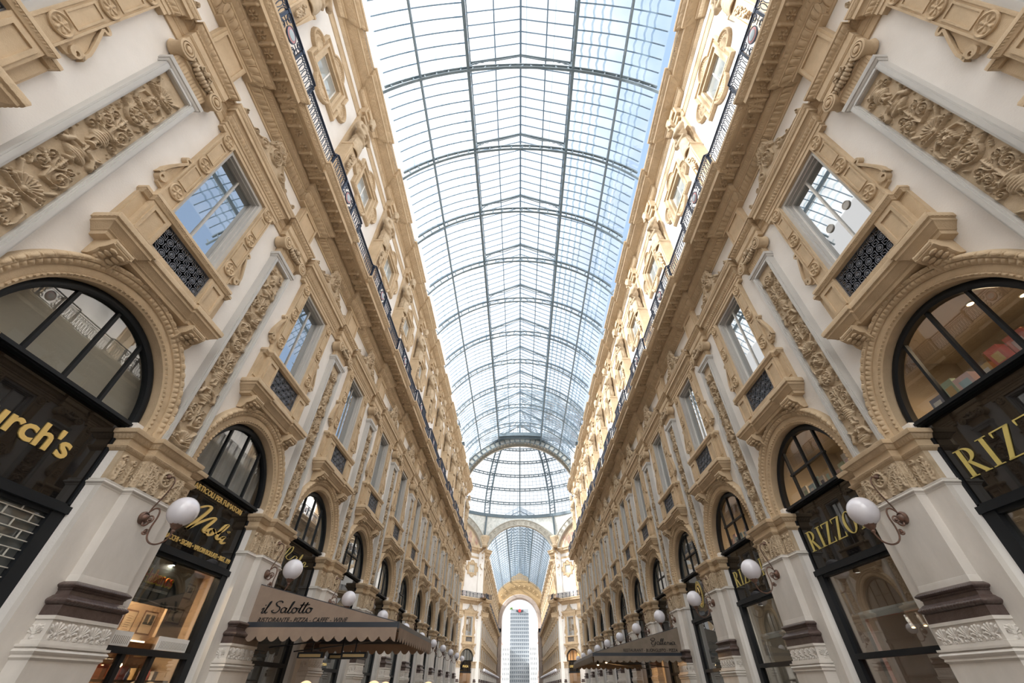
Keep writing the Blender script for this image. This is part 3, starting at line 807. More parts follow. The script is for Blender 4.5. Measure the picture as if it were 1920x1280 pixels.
def neighbour(name, x0, x1, y, top, mat, label, nx, nz):
    b = MB(); b.box(x0, x1, y, y + 20, -H, top); w_ = MB(); wd_ = (x1 - x0) / nx; hh = (top + H) / nz
    for i in range(nx):
        for j in range(nz):
            xx = x0 + wd_ * (i + .5); zz = -H + hh * (j + .45); w_.box(xx - wd_ * .22, xx + wd_ * .22, y - .1, y, zz - hh * .28, zz + hh * .28)
    r = empty(name, (0, 0, 0)); tag(r, label, 'building'); obj('walls', wmesh('walls', b, mat), r); obj('windows', wmesh('windows', w_, 'towerwin'), r)['kind'] = 'stuff'
neighbour('office_building', -15.5, -8.6, YT - 20, 27, 'white', 'white office block with dark windows left of the tower base', 6, 9)
neighbour('office_building', 8.5, 15.5, YT - 20, 27.5, 'white', 'white office block with dark windows right of the tower base', 6, 9)
for sx, nm in ((-1, 'left'), (1, 'right')):
    b = MB(); b.box(sx * 8.6, sx * 13, 215, 250, -H, 17.2); b.box(sx * 8.2, sx * 13, 214.6, 250, 16.4, 17.2); b.box(sx * 8.35, sx * 13, 214.8, 250, 4.2, 4.8)
    tag(obj('palace_corner', wmesh('palace_corner', b, 'pinkwall')), 'pale pink palace corner just outside the portal on the %s' % nm, 'building')
tr = MB(); rn = random.Random(8)
for i in range(26): tr.ell((2.2 + rn.uniform(-1.6, 2.6), 300 + rn.uniform(-1, 1), -.2 + rn.uniform(-.9, 1.3)), (.9, .9, .7), 8, 6)
tr.tube([(2.6, 300, -H), (2.6, 300, .2)], .2, 6)
tag(obj('street_tree', wmesh('street_tree', tr, 'leaf')), 'rounded green street tree at the foot of the tower', 'tree')
# ================================================================== the facade order
def sgn_path(hw, dd, end=P / 2, base=0.0):
    """plan path centred on a pilaster with a projecting block of half width hw"""
    return [(-end, base), (-hw, base), (-hw, base + dd), (hw, base + dd), (hw, base), (end, base)]
FP = [(-.51, .08), (-.51, .28), (.51, .28), (.51, .08)]
PIERPATH = [(-.95, -.3), (-.95, .10), (-.51, .10), (-.51, .28), (.51, .28), (.51, .10), (.95, .10), (.95, -.3)]
R0 = random.Random(11)

# ---- pier -------------------------------------------------------------
def pier_tpl():
    dado = MB().sweep(FP, [(.10, -H), (.10, .30), (.13, .33)] + bulge(.12, .36, .44, .035, 4) + [(.15, .45), (.15, .48), (.1, .48)])
    fr = MB().sweep(FP, [(.08, .48), (.10, .48), (.10, .53), (.075, .535), (.075, .77), (.10, .775), (.10, .82), (.05, .82)])
    h = HF(-.56, .56, .53, .78, .009)
    for i in range(5):
        c = -.44 + .22 * i
        h.palmette(c, .60, .155, 7, .026); h.scroll(c - .045, .565, .035, 1, PI / 2, 1, .012, .024); h.scroll(c + .045, .565, .035, 1, PI / 2, -1, .012, .024)
        for s in (-1, 1): h.blob(c + s * .11, .70, .012, .02); h.blob(c + s * .11, .62, .012, .02)
    h.add(fr, .356)
    h2 = HF(-.10, .10, .53, .78, .009); h2.palmette(0, .60, .12, 7, .026); h2.blob(0, .56, .03, .02); h2.blob(-.08, .7, .01, .02); h2.blob(.08, .7, .01, .02)
    for s in (-1, 1):
        h2.add(fr, 0, fn=lambda U, Hh, Z, s=s: np.stack([s * (.51 + .076 + Hh), .19 + U, Z], 2))
    base = MB().sweep(FP, [(.04, .82), (.09, .82), (.09, .95)] + bulge(.075, .95, 1.06, .055, 7) + [(.07, 1.07), (.035, 1.09), (.03, 1.14), (.05, 1.16)] + bulge(.045, 1.17, 1.25, .045, 6) + [(.03, 1.26), (0, 1.27)],
                      [(4, 9, m_rope(.05, .010)), (15, 20, m_rope(.04, .008))], step=.012)
    shaft = MB().sweep(PIERPATH, [(0, -H), (0, 2.62)]).sweep(FP, [(.012, 1.26), (.008, 1.32), (.002, 1.36), (-.01, 1.37)])
    ast = MB().sweep(PIERPATH, [(0, 2.60), (.015, 2.62)] + bulge(.015, 2.63, 2.69, .03, 5) + [(.02, 2.70), (.02, 2.72), (0, 2.725)])
    cap = MB().sweep(PIERPATH, [(0, 2.72), (0, 3.24)])
    h = HF(-.51, .51, 2.73, 3.25, .0095)
    for s in (-1, 1):
        for j, (x, z, a, l_, w) in enumerate([(.10, 2.75, 1.15, .26, .17), (.30, 2.75, 1.35, .30, .2), (.46, 2.78, 1.75, .28, .15), (.22, 2.98, .8, .22, .15), (.42, 3.02, 1.5, .18, .13)]):
            h.leaf(s * x, z, a if s > 0 else PI - a, l_, w, .045)
        h.scroll(s * .40, 2.87, .075, 1.3, PI / 2, -s, .018, .045); h.scroll(s * .33, 3.13, .06, 1.2, -PI / 2, s, .016, .04)
    h.ring(0, 3.06, .125, .03, .055); h.rosette(0, 3.06, .10, 6, .07)
    for i in range(9):
        a = PI * (.1 + .8 * i / 8); h.stroke([(.15 * math.cos(a), 3.06 + .15 * math.sin(a)), (.2 * math.cos(a), 3.06 + .19 * math.sin(a))], .016, .008, .04)
    h.add(cap, .284)
    hs = HF(-.09, .09, 2.73, 3.25, .01); hs.leaf(0, 2.75, PI / 2, .28, .15, .04); hs.leaf(0, 3.0, PI / 2, .2, .12, .035)
    hb = HF(-.20, .20, 2.73, 3.25, .01)
    for x in (-.1, .1): hb.leaf(x, 2.76, PI / 2, .3, .17, .04); hb.scroll(x, 3.12, .06, 1.2, 0, 1 if x > 0 else -1, .016, .035)
    for s in (-1, 1):
        hs.add(cap, 0, fn=lambda U, Hh, Z, s=s: np.stack([s * (.512 + Hh), .19 + U, Z], 2))
        hb.add(cap, 0, fn=lambda U, Hh, Z, s=s: np.stack([s * .73 + U, .103 + Hh, Z], 2))
    imp = MB().sweep(PIERPATH, [(0, 3.22), (.02, 3.23)] + band(.02, 3.235, .06, 3.29, 4) + [(.065, 3.29), (.065, 3.31), (.02, 3.32), (.02, 3.43), (.05, 3.44)] + band(.05, 3.45, .10, 3.52, 5) + [(.125, 3.525), (.135, 3.57), (.135, 3.60), (.10, 3.62), (-.2, 3.64)],
                     [(2, 6, m_leaf(.04, .014)), (8, 9, m_dent(.022, .006)), (11, 16, m_egg(.06, .014))], step=.012)
    return ('pier', -H, [('dado', dado.mesh('dado', 'marble', -H)), ('pedestal_frieze', fr.mesh('pedestal_frieze', 'marble', -H), 'carved palmette band'),
                         ('base', base.mesh('base', 'purple', -H), 'dark purple marble base mouldings'), ('shaft', shaft.mesh('shaft', 'marble', -H)), ('astragal', ast.mesh('astragal', 'marble', -H)),
                         ('capital', cap.mesh('capital', 'relief', -H), 'carved ochre capital with a rosette'), ('impost', imp.mesh('impost', 'stone', -H), 'ochre moulded impost')])

# ---- upper pilaster ----------------------------------------------------
def arabesque(seed, z0, z1, hw, res):
    h = HF(-hw, hw, z0, z1, res); rn = random.Random(seed); z = z0 + .05; k = 0
    while z < z1 - .35:
        kind = [0, 1, 2, 3, 4, 1, 5][(k + seed) % 7]; k += 1
        if kind == 0:      # vase with leaves
            hh = .42; h.vase(0, z, .36, hh, .085)
            for s in (-1, 1):
                h.leaf(s * .06, z + .36, 1.1 if s > 0 else PI - 1.1, .22, .14, .05); h.scroll(s * .22, z + .30, .07, 1.4, PI / 2, -s, .018, .05, tail=(s * .08, z + .05))
        elif kind == 1:    # pair of big scrolls round a stem
            hh = .50
            h.stroke([(0, z), (0, z + hh)], .022, .022, .05)
            for s in (-1, 1):
                h.scroll(s * .16, z + .17, .105, 1.6, PI, s, .02, .055, tail=(0, z)); h.scroll(s * .15, z + .38, .08, 1.5, PI, -s, .018, .05, tail=(0, z + .22))
                h.leaf(s * .10, z + .24, .5 if s > 0 else PI - .5, .18, .13, .05); h.leaf(s * .20, z + .02, 1.9 if s < 0 else PI - 1.9, .14, .1, .045); h.rosette(s * .16, z + .17, .045, 5, .07)
            h.leaf(0, z + .30, PI / 2, .2, .14, .06)
        elif kind == 2:    # sunflower disc with wings
            hh = .46; h.rosette(0, z + .22, .13, 10, .09); h.ring(0, z + .22, .155, .018, .06)
            for s in (-1, 1):
                for i in range(5):
                    a = (.25 + .32 * i) if s > 0 else PI - (.25 + .32 * i); h.stroke([(s * .13, z + .2), (s * .13 + .17 * math.cos(a), z + .2 + .2 * math.sin(a))], .028, .013, .055)
                for i in range(3): h.blob(s * (.20 + .02 * i), z + .04 + .03 * i, .022, .045)
        elif kind == 3:    # mask with drapery
            hh = .46; h.face(0, z + .24, .15, .10)
            for s in (-1, 1):
                h.stroke([(s * .12, z + .38), (s * .24, z + .30), (s * .26, z + .12), (s * .22, z + .02)], .03, .014, .05); h.leaf(s * .05, z + .02, .35 if s > 0 else PI - .35, .22, .13, .05)
            h.palmette(0, z + .36, .13, 7, .05)
        elif kind == 4:    # shell and trophies
            hh = .44; h.palmette(0, z + .10, .24, 9, .075); h.stroke([(-.26, z + .08), (0, z + .03), (.26, z + .08)], .022, .022, .06)
            for s in (-1, 1):
                h.scroll(s * .22, z + .12, .055, 1.3, 0, s, .016, .05); h.stroke([(s * .05, z + .1), (s * .27, z + .40)], .012, .03, .05); h.blob(s * .26, z + .40, .035, .055)
        else:              # birds drinking at a bowl
            hh = .48; h.vase(0, z, .44, .28, .08)
            for s in (-1, 1):
                h.stroke([(s * .25, z + .2), (s * .18, z + .34), (s * .07, z + .36)], .05, .03, .065); h.blob(s * .06, z + .38, .03, .07); h.stroke([(s * .2, z + .36), (s * .29, z + .44)], .035, .012, .05)
                for i in range(3): h.stroke([(s * .22, z + .3 - .03 * i), (s * .30, z + .27 - .05 * i)], .016, .01, .05)
            h.leaf(0, z + .28, PI / 2, .2, .13, .06)
        for i in range(7):
            s = rn.choice((-1, 1)); zz = z + rn.uniform(0, hh); h.blob(s * rn.uniform(.22, .29), zz, rn.uniform(.008, .018), .03)
        z += hh + .02
    h.h *= 1.35
    n_ = np.random.RandomState(seed).rand(*h.h.shape); h.h += (h.h > .004) * (n_ - .5) * .006
    return h
def pilaster_tpl(seed):
    z0, z1 = 3.62, 9.41; fr = MB()
    o, i_ = .455, .335
    for s in (-1, 1):      # grey marble frame: stiles with a stepped inner moulding
        fr.box(s * i_ if s > 0 else -o, o if s > 0 else -i_, 0, .185, z0, z1)
        fr.box(min(s * .36, s * .43), max(s * .36, s * .43), .18, .20, z0 + .03, z1 - .03); fr.box(min(s * .32, s * .345), max(s * .32, s * .345), .10, .165, z0 + .08, z1 - .08)
    fr.box(-i_, i_, 0, .185, z0, z0 + .10); fr.box(-i_, i_, 0, .185, z1 - .09, z1); fr.box(-.33, .33, .18, .2, z1 - .075, z1 - .02); fr.box(-.33, .33, .18, .2, z0 + .03, z0 + .08)
    fr.sweep([(-.46, 0), (-.46, .19), (.46, .19), (.46, 0)], [(0, 9.40), (.02, 9.42), (.03, 9.46), (.05, 9.47), (.06, 9.52), (.06, 9.56), (-.1, 9.57)])
    pn = MB(); arabesque(seed, z0 + .1, z1 - .09, i_, .011).add(pn, .10)
    nk = MB().sweep([(-.41, 0), (-.41, .17), (.41, .17), (.41, 0)], [(0, 9.56)] + band(0, 9.57, .03, 9.84, 6) + [(.05, 9.86), (.05, 9.90)], [(1, 7, lambda t, s: .016 * abs(math.sin(PI * t / .062)) * np.sin(PI * s) ** .3)], step=.01)
    nk.box(-.52, .52, 0, .30, 10.13, 10.24); nk.box(-.45, .45, 0, .24, 9.86, 10.14)
    vos = []
    for s in (-1, 1):
        vo = MB(); vos.append(vo)
        c = (s * .50, 0, 9.98)
        vo.lathe([(.17, .02), (.19, .06), (.165, .12), (.165, .22), (.19, .28), (.19, .33), (.15, .34), (.15, .30), (.135, .30), (.13, .345), (.10, .35), (.095, .31), (.07, .31), (.06, .36), (.02, .375)], c, axis=1, n=28)
        for k in range(12):
            a = 2 * PI * k / 12; vo.ell((c[0] + .115 * math.cos(a), .335, c[2] + .115 * math.sin(a)), (.016, .018, .016), 6, 5)
    ga = MB()
    for k in range(9):      # swag of fruit between the volutes
        q = (k - 4) / 4; x = q * .30; z = 9.93 + .07 * q * q; r = .085 - .03 * abs(q)
        ga.ell((x, .30, z), (r * .62, r, r), 10, 7)
    for s in (-1, 0, 1):
        h = HF(-.12, .12, 10.0, 10.22, .01); h.leaf(0, 10.0, PI / 2, .2, .16, .07); h.add(ga, 0, keep='mask', fn=lambda U, Hh, Z, s=s: np.stack([U + s * .17, .25 + Hh, Z], 2))
    ga.ell((0, .36, 10.12), (.05, .05, .08), 10, 8); 
    for s in (-1, 1): ga.tube([(s * .06, .34, 10.12), (s * .14, .35, 10.17), (s * .16, .34, 10.08)], [.03, .022, .01], 6)
    return ('pilaster', z0, [('frame', fr.mesh('frame', 'grey', z0), 'grey marble frame'), ('carved_panel', pn.mesh('carved_panel', 'relief', z0, smooth=60), 'ochre panel carved with scrolls and vases'),
                             ('neck', nk.mesh('neck', 'stone', z0)), ('volute', None), ('garland', ga.mesh('garland', 'relief', z0))], vos)
def pilaster_full(seed):
    name, zb, parts, vo = pilaster_tpl(seed)
    out = []
    for p in parts:
        if p[0] != 'volute': out.append(p)
        else: out += [('volute', q.mesh('volute', 'stone', zb)) for q in vo]
    return (name, zb, out)

# ---- arch ---------------------------------------------------------------
def arch_tpl():
    a = MB(); n = 560
    pr = [(0, -.24), (0, .02), (.02, .035)] + [(.03, .04), (.045, .05), (.06, .05), (.075, .04)] + [(.09, .05), (.20, .05), (.20, .075)] + band(.205, .08, .295, .115, 5) + [(.30, .145)] + band(.31, .15, .39, .135, 5) + [(.405, .10), (.42, 0)]
    mods = [(3, 6, m_dent(.10, .03)), (10, 15, m_leaf(.10, .035)), (17, 22, m_egg(.17, .035))]
    G = []; R = RI
    seq = [('v', z) for z in (3.55, ZS)] + [('a', PI * i / n) for i in range(1, n)] + [('w', z) for z in (ZS, 3.55)]
    for typ, q in seq:
        if typ == 'a': c, s_, zc = math.cos(q), math.sin(q), ZS; t = q * (R + .2)
        elif typ == 'v': c, s_, zc, t = 1, 0, q, None
        else: c, s_, zc, t = -1, 0, q, None
        ad = np.zeros(len(pr))
        if t is not None:
            for i0, i1, fn in mods: ad[i0:i1 + 1] += fn(t, np.linspace(0, 1, i1 - i0 + 1))
        G.append([((R + pr[k][0]) * c, pr[k][1] + ad[k], zc + (R + pr[k][0]) * s_) for k in range(len(pr))])
    a.grid(G)
    return ('arch_surround', 3.55, [('archivolt', a.mesh('archivolt', 'stone', 3.55))])

# ---- aedicule round the first-floor window --------------------------------
def surround_tpl():
    zb = 5.38; S = []
    sh = MB()
    pth = [(-1.44, -.05), (-1.44, .34), (-.74, .34), (-.74, .28), (.74, .28), (.74, .34), (1.44, .34), (1.44, -.05)]
    sh.sweep(pth, [(-.3, 5.70), (-.06, 5.72), (-.05, 5.78), (-.02, 5.80)] + band(-.02, 5.81, .06, 5.90, 4) + [(.08, 5.91), (.08, 5.96), (.11, 5.98), (.12, 6.06), (.10, 6.10), (0, 6.12), (-.25, 6.13)], [(10, 12, m_bead(.06, .01))], step=.015)
    br = MB()
    for s in (-1, 1):
        b_ = MB(); c = s * 1.06
        poly = [(0, 5.40), (.10, 5.38), (.17, 5.44), (.20, 5.52), (.30, 5.55), (.38, 5.62), (.38, 5.73), (0, 5.73)]
        for x0, x1, g in ((-.17, .17, 0), (-.20, -.165, .012), (.165, .20, .012)):
            b_.prism([(d + g if d > .05 else d, z) for d, z in poly], c + x0, c + x1, 'dz')
        for k in range(4):
            for q in (-1, 1): b_.ell((c + q * .075, .13 + .07 * k, 5.42 + .045 * k), (.07, .045, .035), 8, 6)
        b_.tube([(c - .19, .36, 5.68), (c + .19, .36, 5.68)], .045, 8)
        br.add(np.concatenate(b_.v), b_.f)
        S.append(('bracket', b_.mesh('bracket', 'stone', zb)))
    bx = MB()
    bx.sweep([(-1.22, -.05), (-1.22, .22), (-.70, .22), (-.70, .02)], [(0, 6.12), (.03, 6.12), (.03, 6.20), (0, 6.23), (0, 7.02)])
    bx.sweep([(.70, .02), (.70, .22), (1.22, .22), (1.22, -.05)], [(0, 6.12), (.03, 6.12), (.03, 6.20), (0, 6.23), (0, 7.02)])
    for s in (-1, 1):
        x0, x1 = sorted((s * .705, s * 1.213)); bx.box(x0, x1, 0, .215, 6.13, 7.015)
        bx.frame(x0 + .05, x1 - .05, 6.28, 6.94, .06, .21, .25)
        x0, x1 = sorted((s * 1.19, s * 1.42)); bx.box(x0, x1, -.02, .09, 6.125, 7.018); bx.box(x0 + (.03 if s < 0 else 0), x1 - (.03 if s > 0 else 0), .08, .11, 6.3, 6.9)
    bx.box(-.72, .72, -.02, .20, 6.12, 6.36); bx.box(-.72, .72, -.06, .0, 6.12, 7.04)
    gr = MB()
    def g_arc(cx, cz, r, t0=0, t1=2 * PI, w=.014, n=14): gr.ribbon([(cx + r * math.cos(t), cz + r * math.sin(t)) for t in np.linspace(t0, t1, n)], w, .13, .15)
    for x in np.linspace(-.69, .69, 2): gr.box(x - .012, x + .012, .12, .16, 6.37, 7.02)
    for z in (6.375, 7.01): gr.box(-.69, .69, .12, .16, z - .012, z + .012)
    nx, nz = 8, 4; cw = 1.36 / nx; ch = .62 / nz
    for i in range(nx):
        for j in range(nz):
            cx = -.68 + cw * (i + .5); cz = 6.385 + ch * (j + .5)
            if (i + j) % 2 == 0: g_arc(cx, cz, .070); g_arc(cx, cz, .034); gr.ell((cx, .145, cz), (.018, .014, .018), 6, 5)
            else:
                gr.ribbon([(cx - .06, cz - .07), (cx - .06, cz + .05), (cx + .045, cz + .05)], .013, .13, .15); gr.ribbon([(cx + .06, cz + .07), (cx + .06, cz - .05), (cx - .045, cz - .05)], .013, .13, .15)
                gr.ribbon([(cx - .03, cz - .02), (cx + .03, cz + .02)], .013, .13, .15)
    bkp = MB(); bkp.box(-.70, .70, -.055, -.02, 6.36, 7.03)
    lg = MB().sweep([(-1.40, -.05), (-1.40, .14), (-1.24, .14), (-1.24, .24), (1.24, .24), (1.24, .14), (1.40, .14), (1.40, -.05)], [(-.18, 7.00), (0, 7.02), (.015, 7.05)] + band(.02, 7.06, .04, 7.10, 3) + [(.05, 7.10), (.05, 7.16), (.03, 7.19), (-.1, 7.2), (-.7, 7.21)], [(3, 6, m_dent(.045, .012))], step=.012)
    jb = MB()
    for s in (-1, 1):
        x0, x1 = sorted((s * .80, s * 1.20)); jb.box(x0, x1, -.02, .115, 7.2, 10.12)
        for xa, xb in ((x0, x0 + .035), (x1 - .035, x1)): jb.box(xa, xb, .11, .135, 7.2, 10.12)
        for zz in (7.70, 8.84, 9.98):
            jb.lathe([(.175, .10), (.175, .15), (.155, .165), (.14, .15), (.13, .135)], (s * 1.0, 0, zz), axis=1, n=24)
            h = HF(-.14, .14, -.14, .14, .009); h.rosette(0, 0, .125, 6, .035); h.add(jb, 0, keep='mask', fn=lambda U, Hh, Z, s=s, zz=zz: np.stack([U + s * 1.0, .132 + Hh, Z + zz], 2))
        for za, zb_ in ((7.93, 8.60), (9.08, 9.74)):
            jb.frame(x0 + .07, x1 - .07, za, zb_, .03, .11, .135)
    ins = MB()      # grey marble inner frame
    for s in (-1, 1):
        x0, x1 = sorted((s * .66, s * .80)); ins.box(x0 + (.04 if s > 0 else 0), x1 - (.04 if s < 0 else 0), -.40, .05, 7.2, 10.1); x0, x1 = sorted((s * .67, s * .72)); ins.box(x0, x1, -.40, -.02, 7.2, 10.1)
    ins.box(-.70, .70, -.40, .045, 10.0, 10.105); ins.box(-.67, .67, -.4, -.025, 9.96, 10.0); ins.box(-.67, .67, -.4, .02, 7.16, 7.25)
    vl = []
    for s in (-1, 1):
        v = MB()
        t = np.linspace(0, 1, 30)
        curve = [(s * (1.36 + .10 * math.cos(a) * (1 - .06 * a)), 7.66 + .10 * math.sin(a) * (1 - .06 * a)) for a in np.linspace(3.6 * PI, 0.1, 34)]
        curve += [(s * (1.46 - .03 * q), 7.66 + .16 * q) for q in (.3, .7)] + [(s * (1.45 - .22 * q ** 1.2), 7.8 + .62 * q) for q in np.linspace(.1, 1, 8)] + [(s * (1.235 + .07 * math.sin(a)), 8.46 + .05 * (1 - math.cos(a))) for a in np.linspace(0, 3.6, 9)]
        v.ribbon(curve, [.035] * 20 + [.05] * (len(curve) - 20), -.01, .12)
        v.prism([(s * 1.2, 7.5), (s * 1.33, 7.52), (s * 1.42, 7.68), (s * 1.40, 7.9), (s * 1.27, 8.2), (s * 1.21, 8.42), (s * 1.2, 8.42)], -.01, .07)
        vl.append(('volute_console', v.mesh('volute_console', 'stone', zb)))
    en = MB().sweep([(-1.34, -.05), (-1.34, .12), (1.34, .12), (1.34, -.05)], [(-.1, 10.08), (0, 10.10), (0, 10.20), (.02, 10.21), (.02, 10.30)] + [(.035, 10.31), (.045, 10.33), (.035, 10.36)] + [(.03, 10.37)] + band(.03, 10.38, .08, 10.50, 5) + [(.09, 10.50), (.09, 10.55), (.13, 10.60)] + [(.17, 10.60), (.17, 10.70), (.18, 10.71)] + band(.185, 10.72, .215, 10.80, 4) + [(.225, 10.81), (.225, 10.86), (.2, 10.88), (-.1, 10.89)],
                    [(4, 7, m_bead(.04, .01)), (9, 14, m_leaf(.09, .03)), (15, 16, m_dent(.08, .03)), (20, 24, m_vine(.12, .012))], step=.013)
    cr = MB(); h = HF(-1.62, 1.62, 10.86, 12.1, .012)
    top = lambda u: 10.9 + (.95 * math.exp(-(u / .26) ** 2) + .42 * math.exp(-(u / .75) ** 4) + .10 * max(0, 1 - abs(u) / 1.6) + .0)
    for i, u in enumerate(h.u):
        tz = top(u); m_ = h.z < tz; h.h[m_, i] = .05 if abs(u) < 1.52 else 0
    for s in (-1, 1):
        h.stroke([(s * u, top(u)) for u in np.linspace(.18, 1.5, 30)], .035, .03, .11)
        h.scroll(s * 1.47, 11.0, .08, 1.3, PI / 2, -s, .025, .12); h.ring(s * .55, 11.17, .14, .03, .11); h.blob(s * .55, 11.17, .07, .12)
        h.scroll(s * .92, 11.06, .09, 1.3, 0, s, .022, .10); h.leaf(s * .68, 11.0, .3 if s > 0 else PI - .3, .2, .12, .09); h.leaf(s * 1.05, 10.98, .15 if s > 0 else PI - .15, .26, .1, .08)
        h.scroll(s * .30, 11.62, .09, 1.4, PI, -s, .026, .13); h.leaf(s * .16, 11.75, 1.1 if s > 0 else PI - 1.1, .2, .12, .12); h.leaf(s * .22, 11.2, 1.4 if s > 0 else PI - 1.4, .3, .14, .1)
    h.face(0, 11.36, .19, .20); h.ring(0, 11.38, .24, .03, .12); h.palmette(0, 11.68, .26, 9, .13); h.blob(0, 11.95, .07, .12)
    h.stroke([(-1.5, 10.93), (1.5, 10.93)], .03, .03, .09)
    h.add(cr, 0, keep='mask', fn=lambda U, Hh, Z: np.stack([U * .9, .22 + Hh, 10.87 + (Z - 10.86) * .92], 2))
    cr.box(-.12, .12, .0, .25, 10.89, 11.6); cr.box(-1.3, 1.3, .02, .25, 10.88, 10.98)
    parts = [('shelf', sh.mesh('shelf', 'stone', zb))] + S + [('balcony_box', bx.mesh('balcony_box', 'stone', zb)), ('grille', gr.mesh('grille', 'grille', zb), 'black wrought iron grille', [('grille_backing', bkp.mesh('grille_backing', 'black', zb))]),
             ('sill', lg.mesh('sill', 'stone', zb)), ('jambs', jb.mesh('jambs', 'stone', zb), 'ochre jambs with rosette medallions'), ('inner_frame', ins.mesh('inner_frame', 'grey', zb), 'grey marble inner frame')] + vl + \
            [('entablature', en.mesh('entablature', 'stone', zb)), ('crest', cr.mesh('crest', 'relief', zb, smooth=60), 'scrolled crest with a carved head')]
    return ('window_surround', zb, parts)
def sash_tpl(style):
    zb = 7.2; f = MB(); g = MB()
    f.frame(-.70, .70, 7.22, 10.0, .06, -.20, -.12); f.box(-.022, .022, -.19, -.13, 7.28, 9.94)
    g.box(-.68, .68, -.175, -.165, 7.25, 9.97)
    parts = [('window_pane', g.mesh('window_pane', 'pane', zb)), ('sash', f.mesh('sash', 'grey' if style == 0 else 'white', zb))]
    if style == 2:
        v = MB()
        for x in (-.32, .30):
            v.lathe([(.105, -.165), (.105, -.14), (.085, -.135), (.08, -.145), (.02, -.145)], (x, 0, 8.35), axis=1, n=20)
        parts.append(('round_vents', v.mesh('round_vents', 'grey', zb), 'two round vents set in the glass'))
    return ('window', zb, parts)

# ---- main entablature -----------------------------------------------------
def entab_tpls():
    T = {}
    T['architrave'] = MB().sweep(sgn_path(.58, .15), [(-.18, 10.24), (.04, 10.24), (.04, 10.42), (.05, 10.425)] + [(.06, 10.44), (.06, 10.46), (.05, 10.475)] + [(.065, 10.48), (.065, 10.66), (.075, 10.665), (.085, 10.68), (.085, 10.70), (.075, 10.71), (.08, 10.72)] + band(.085, 10.73, .16, 10.85, 5) + [(.19, 10.86), (.19, 10.92), (0, 10.94)],
                                 [(4, 6, m_bead(.05, .012)), (9, 11, m_bead(.06, .012)), (14, 19, m_leaf(.09, .035))], step=.014)
    b = MB(); b.box(-.47, .47, -.02, .17, 10.94, 11.95)
    b.frame(-.42, .42, 11.02, 11.86, .07, .165, .21)
    T['frieze_block'] = b
    T['bed_mould'] = MB().sweep(sgn_path(.66, .15), [(-.18, 11.93), (.03, 11.93), (.03, 12.0), (.06, 12.01)] + band(.06, 12.02, .19, 12.20, 7) + [(.21, 12.20), (.21, 12.26), (.24, 12.27)] + band(.25, 12.28, .32, 12.36, 4) + [(.35, 12.37), (.35, 12.50), (.3, 12.52)],
                                [(4, 11, m_egg(.16, .065)), (15, 19, m_leaf(.08, .032))], step=.015)
    c = MB().sweep(sgn_path(1.38, .13, base=.80), [(-.62, 12.50), (-.03, 12.50), (-.03, 12.46), (0, 12.46), (0, 12.62), (.02, 12.63)] + band(.03, 12.64, .11, 12.77, 5) + [(.13, 12.78), (.15, 12.80), (.15, 12.90), (.1, 12.92), (-1.1, 12.93)],
                   [(6, 11, m_vine(.16, .03))], step=.016)
    T['corona'] = c
    so = MB(); h = HF(-P / 2, P / 2, .36, .90, .0145)
    pit = P / 12
    for i in range(12):
        x = -P / 2 + pit * (i + .5)
        proj = abs(x) < 1.38; y = .64 if proj else .58
        if abs(abs(x) - 1.38) < .2:
            h.leaf(x - .1, .42, PI / 2 - .2, .4, .3, .06); h.leaf(x + .1, .42, PI / 2 + .2, .4, .3, .06)
        else:
            h.rosette(x, y, .115, 6, .07)
        xm = x + pit / 2     # modillion leaf between coffers
        if i < 11:
            h.stroke([(xm, .37), (xm, .86 if proj else .74)], .05, .045, .05, .08); h.leaf(xm, .40, PI / 2, .3, .11, .085)
            h.blob(xm, .84 if proj else .73, .055, .10)
    h.add(so, 0, fn=lambda U, Hh, D: np.stack([U, D, 12.495 - Hh], 2)); T['soffit'] = so
    # upper cornice of the attic storey
    b0 = -.25
    T['attic_cornice'] = MB().sweep(sgn_path(.98, .13, base=b0), [(-.16, 20.66), (.02, 20.68)] + band(.03, 20.70, .10, 20.86, 5) + [(.12, 20.87), (.12, 20.90)] + [(.15, 20.91), (.15, 20.99)] + [(.18, 21.0)] + band(.19, 21.0, .44, 21.14, 6) + [(.46, 21.14), (.47, 21.18), (.53, 21.19), (.53, 21.36), (.55, 21.37)] + band(.56, 21.38, .66, 21.52, 5) + [(.70, 21.53), (.72, 21.56), (.72, 21.66), (.6, 21.68), (-.2, 21.70)],
                                    [(2, 7, m_leaf(.10, .03)), (10, 11, m_bead(.15, .07)), (13, 19, m_vine(.24, .04)), (25, 30, m_egg(.13, .035))], step=.02)
    T['attic_string'] = MB().sweep([(-P / 2, b0), (-.42, b0), (-.42, b0 + .05), (.42, b0 + .05), (.42, b0), (P / 2, b0)], [(-.08, 19.74), (.03, 19.76)] + band(.035, 19.78, .07, 19.98, 4) + [(.08, 19.99), (.08, 20.03), (.10, 20.04), (.10, 20.10), (0, 20.12)], [(2, 6, m_vine(.12, .02))], step=.022)
    a = MB(); a.box(-.33, .33, b0, b0 + .12, 12.9, 20.0); a.box(-.38, .38, b0, .06, 20.1, 20.72); a.box(-.30, .30, b0, .16, 20.3, 20.6)
    T['attic_strip'] = a
    return T

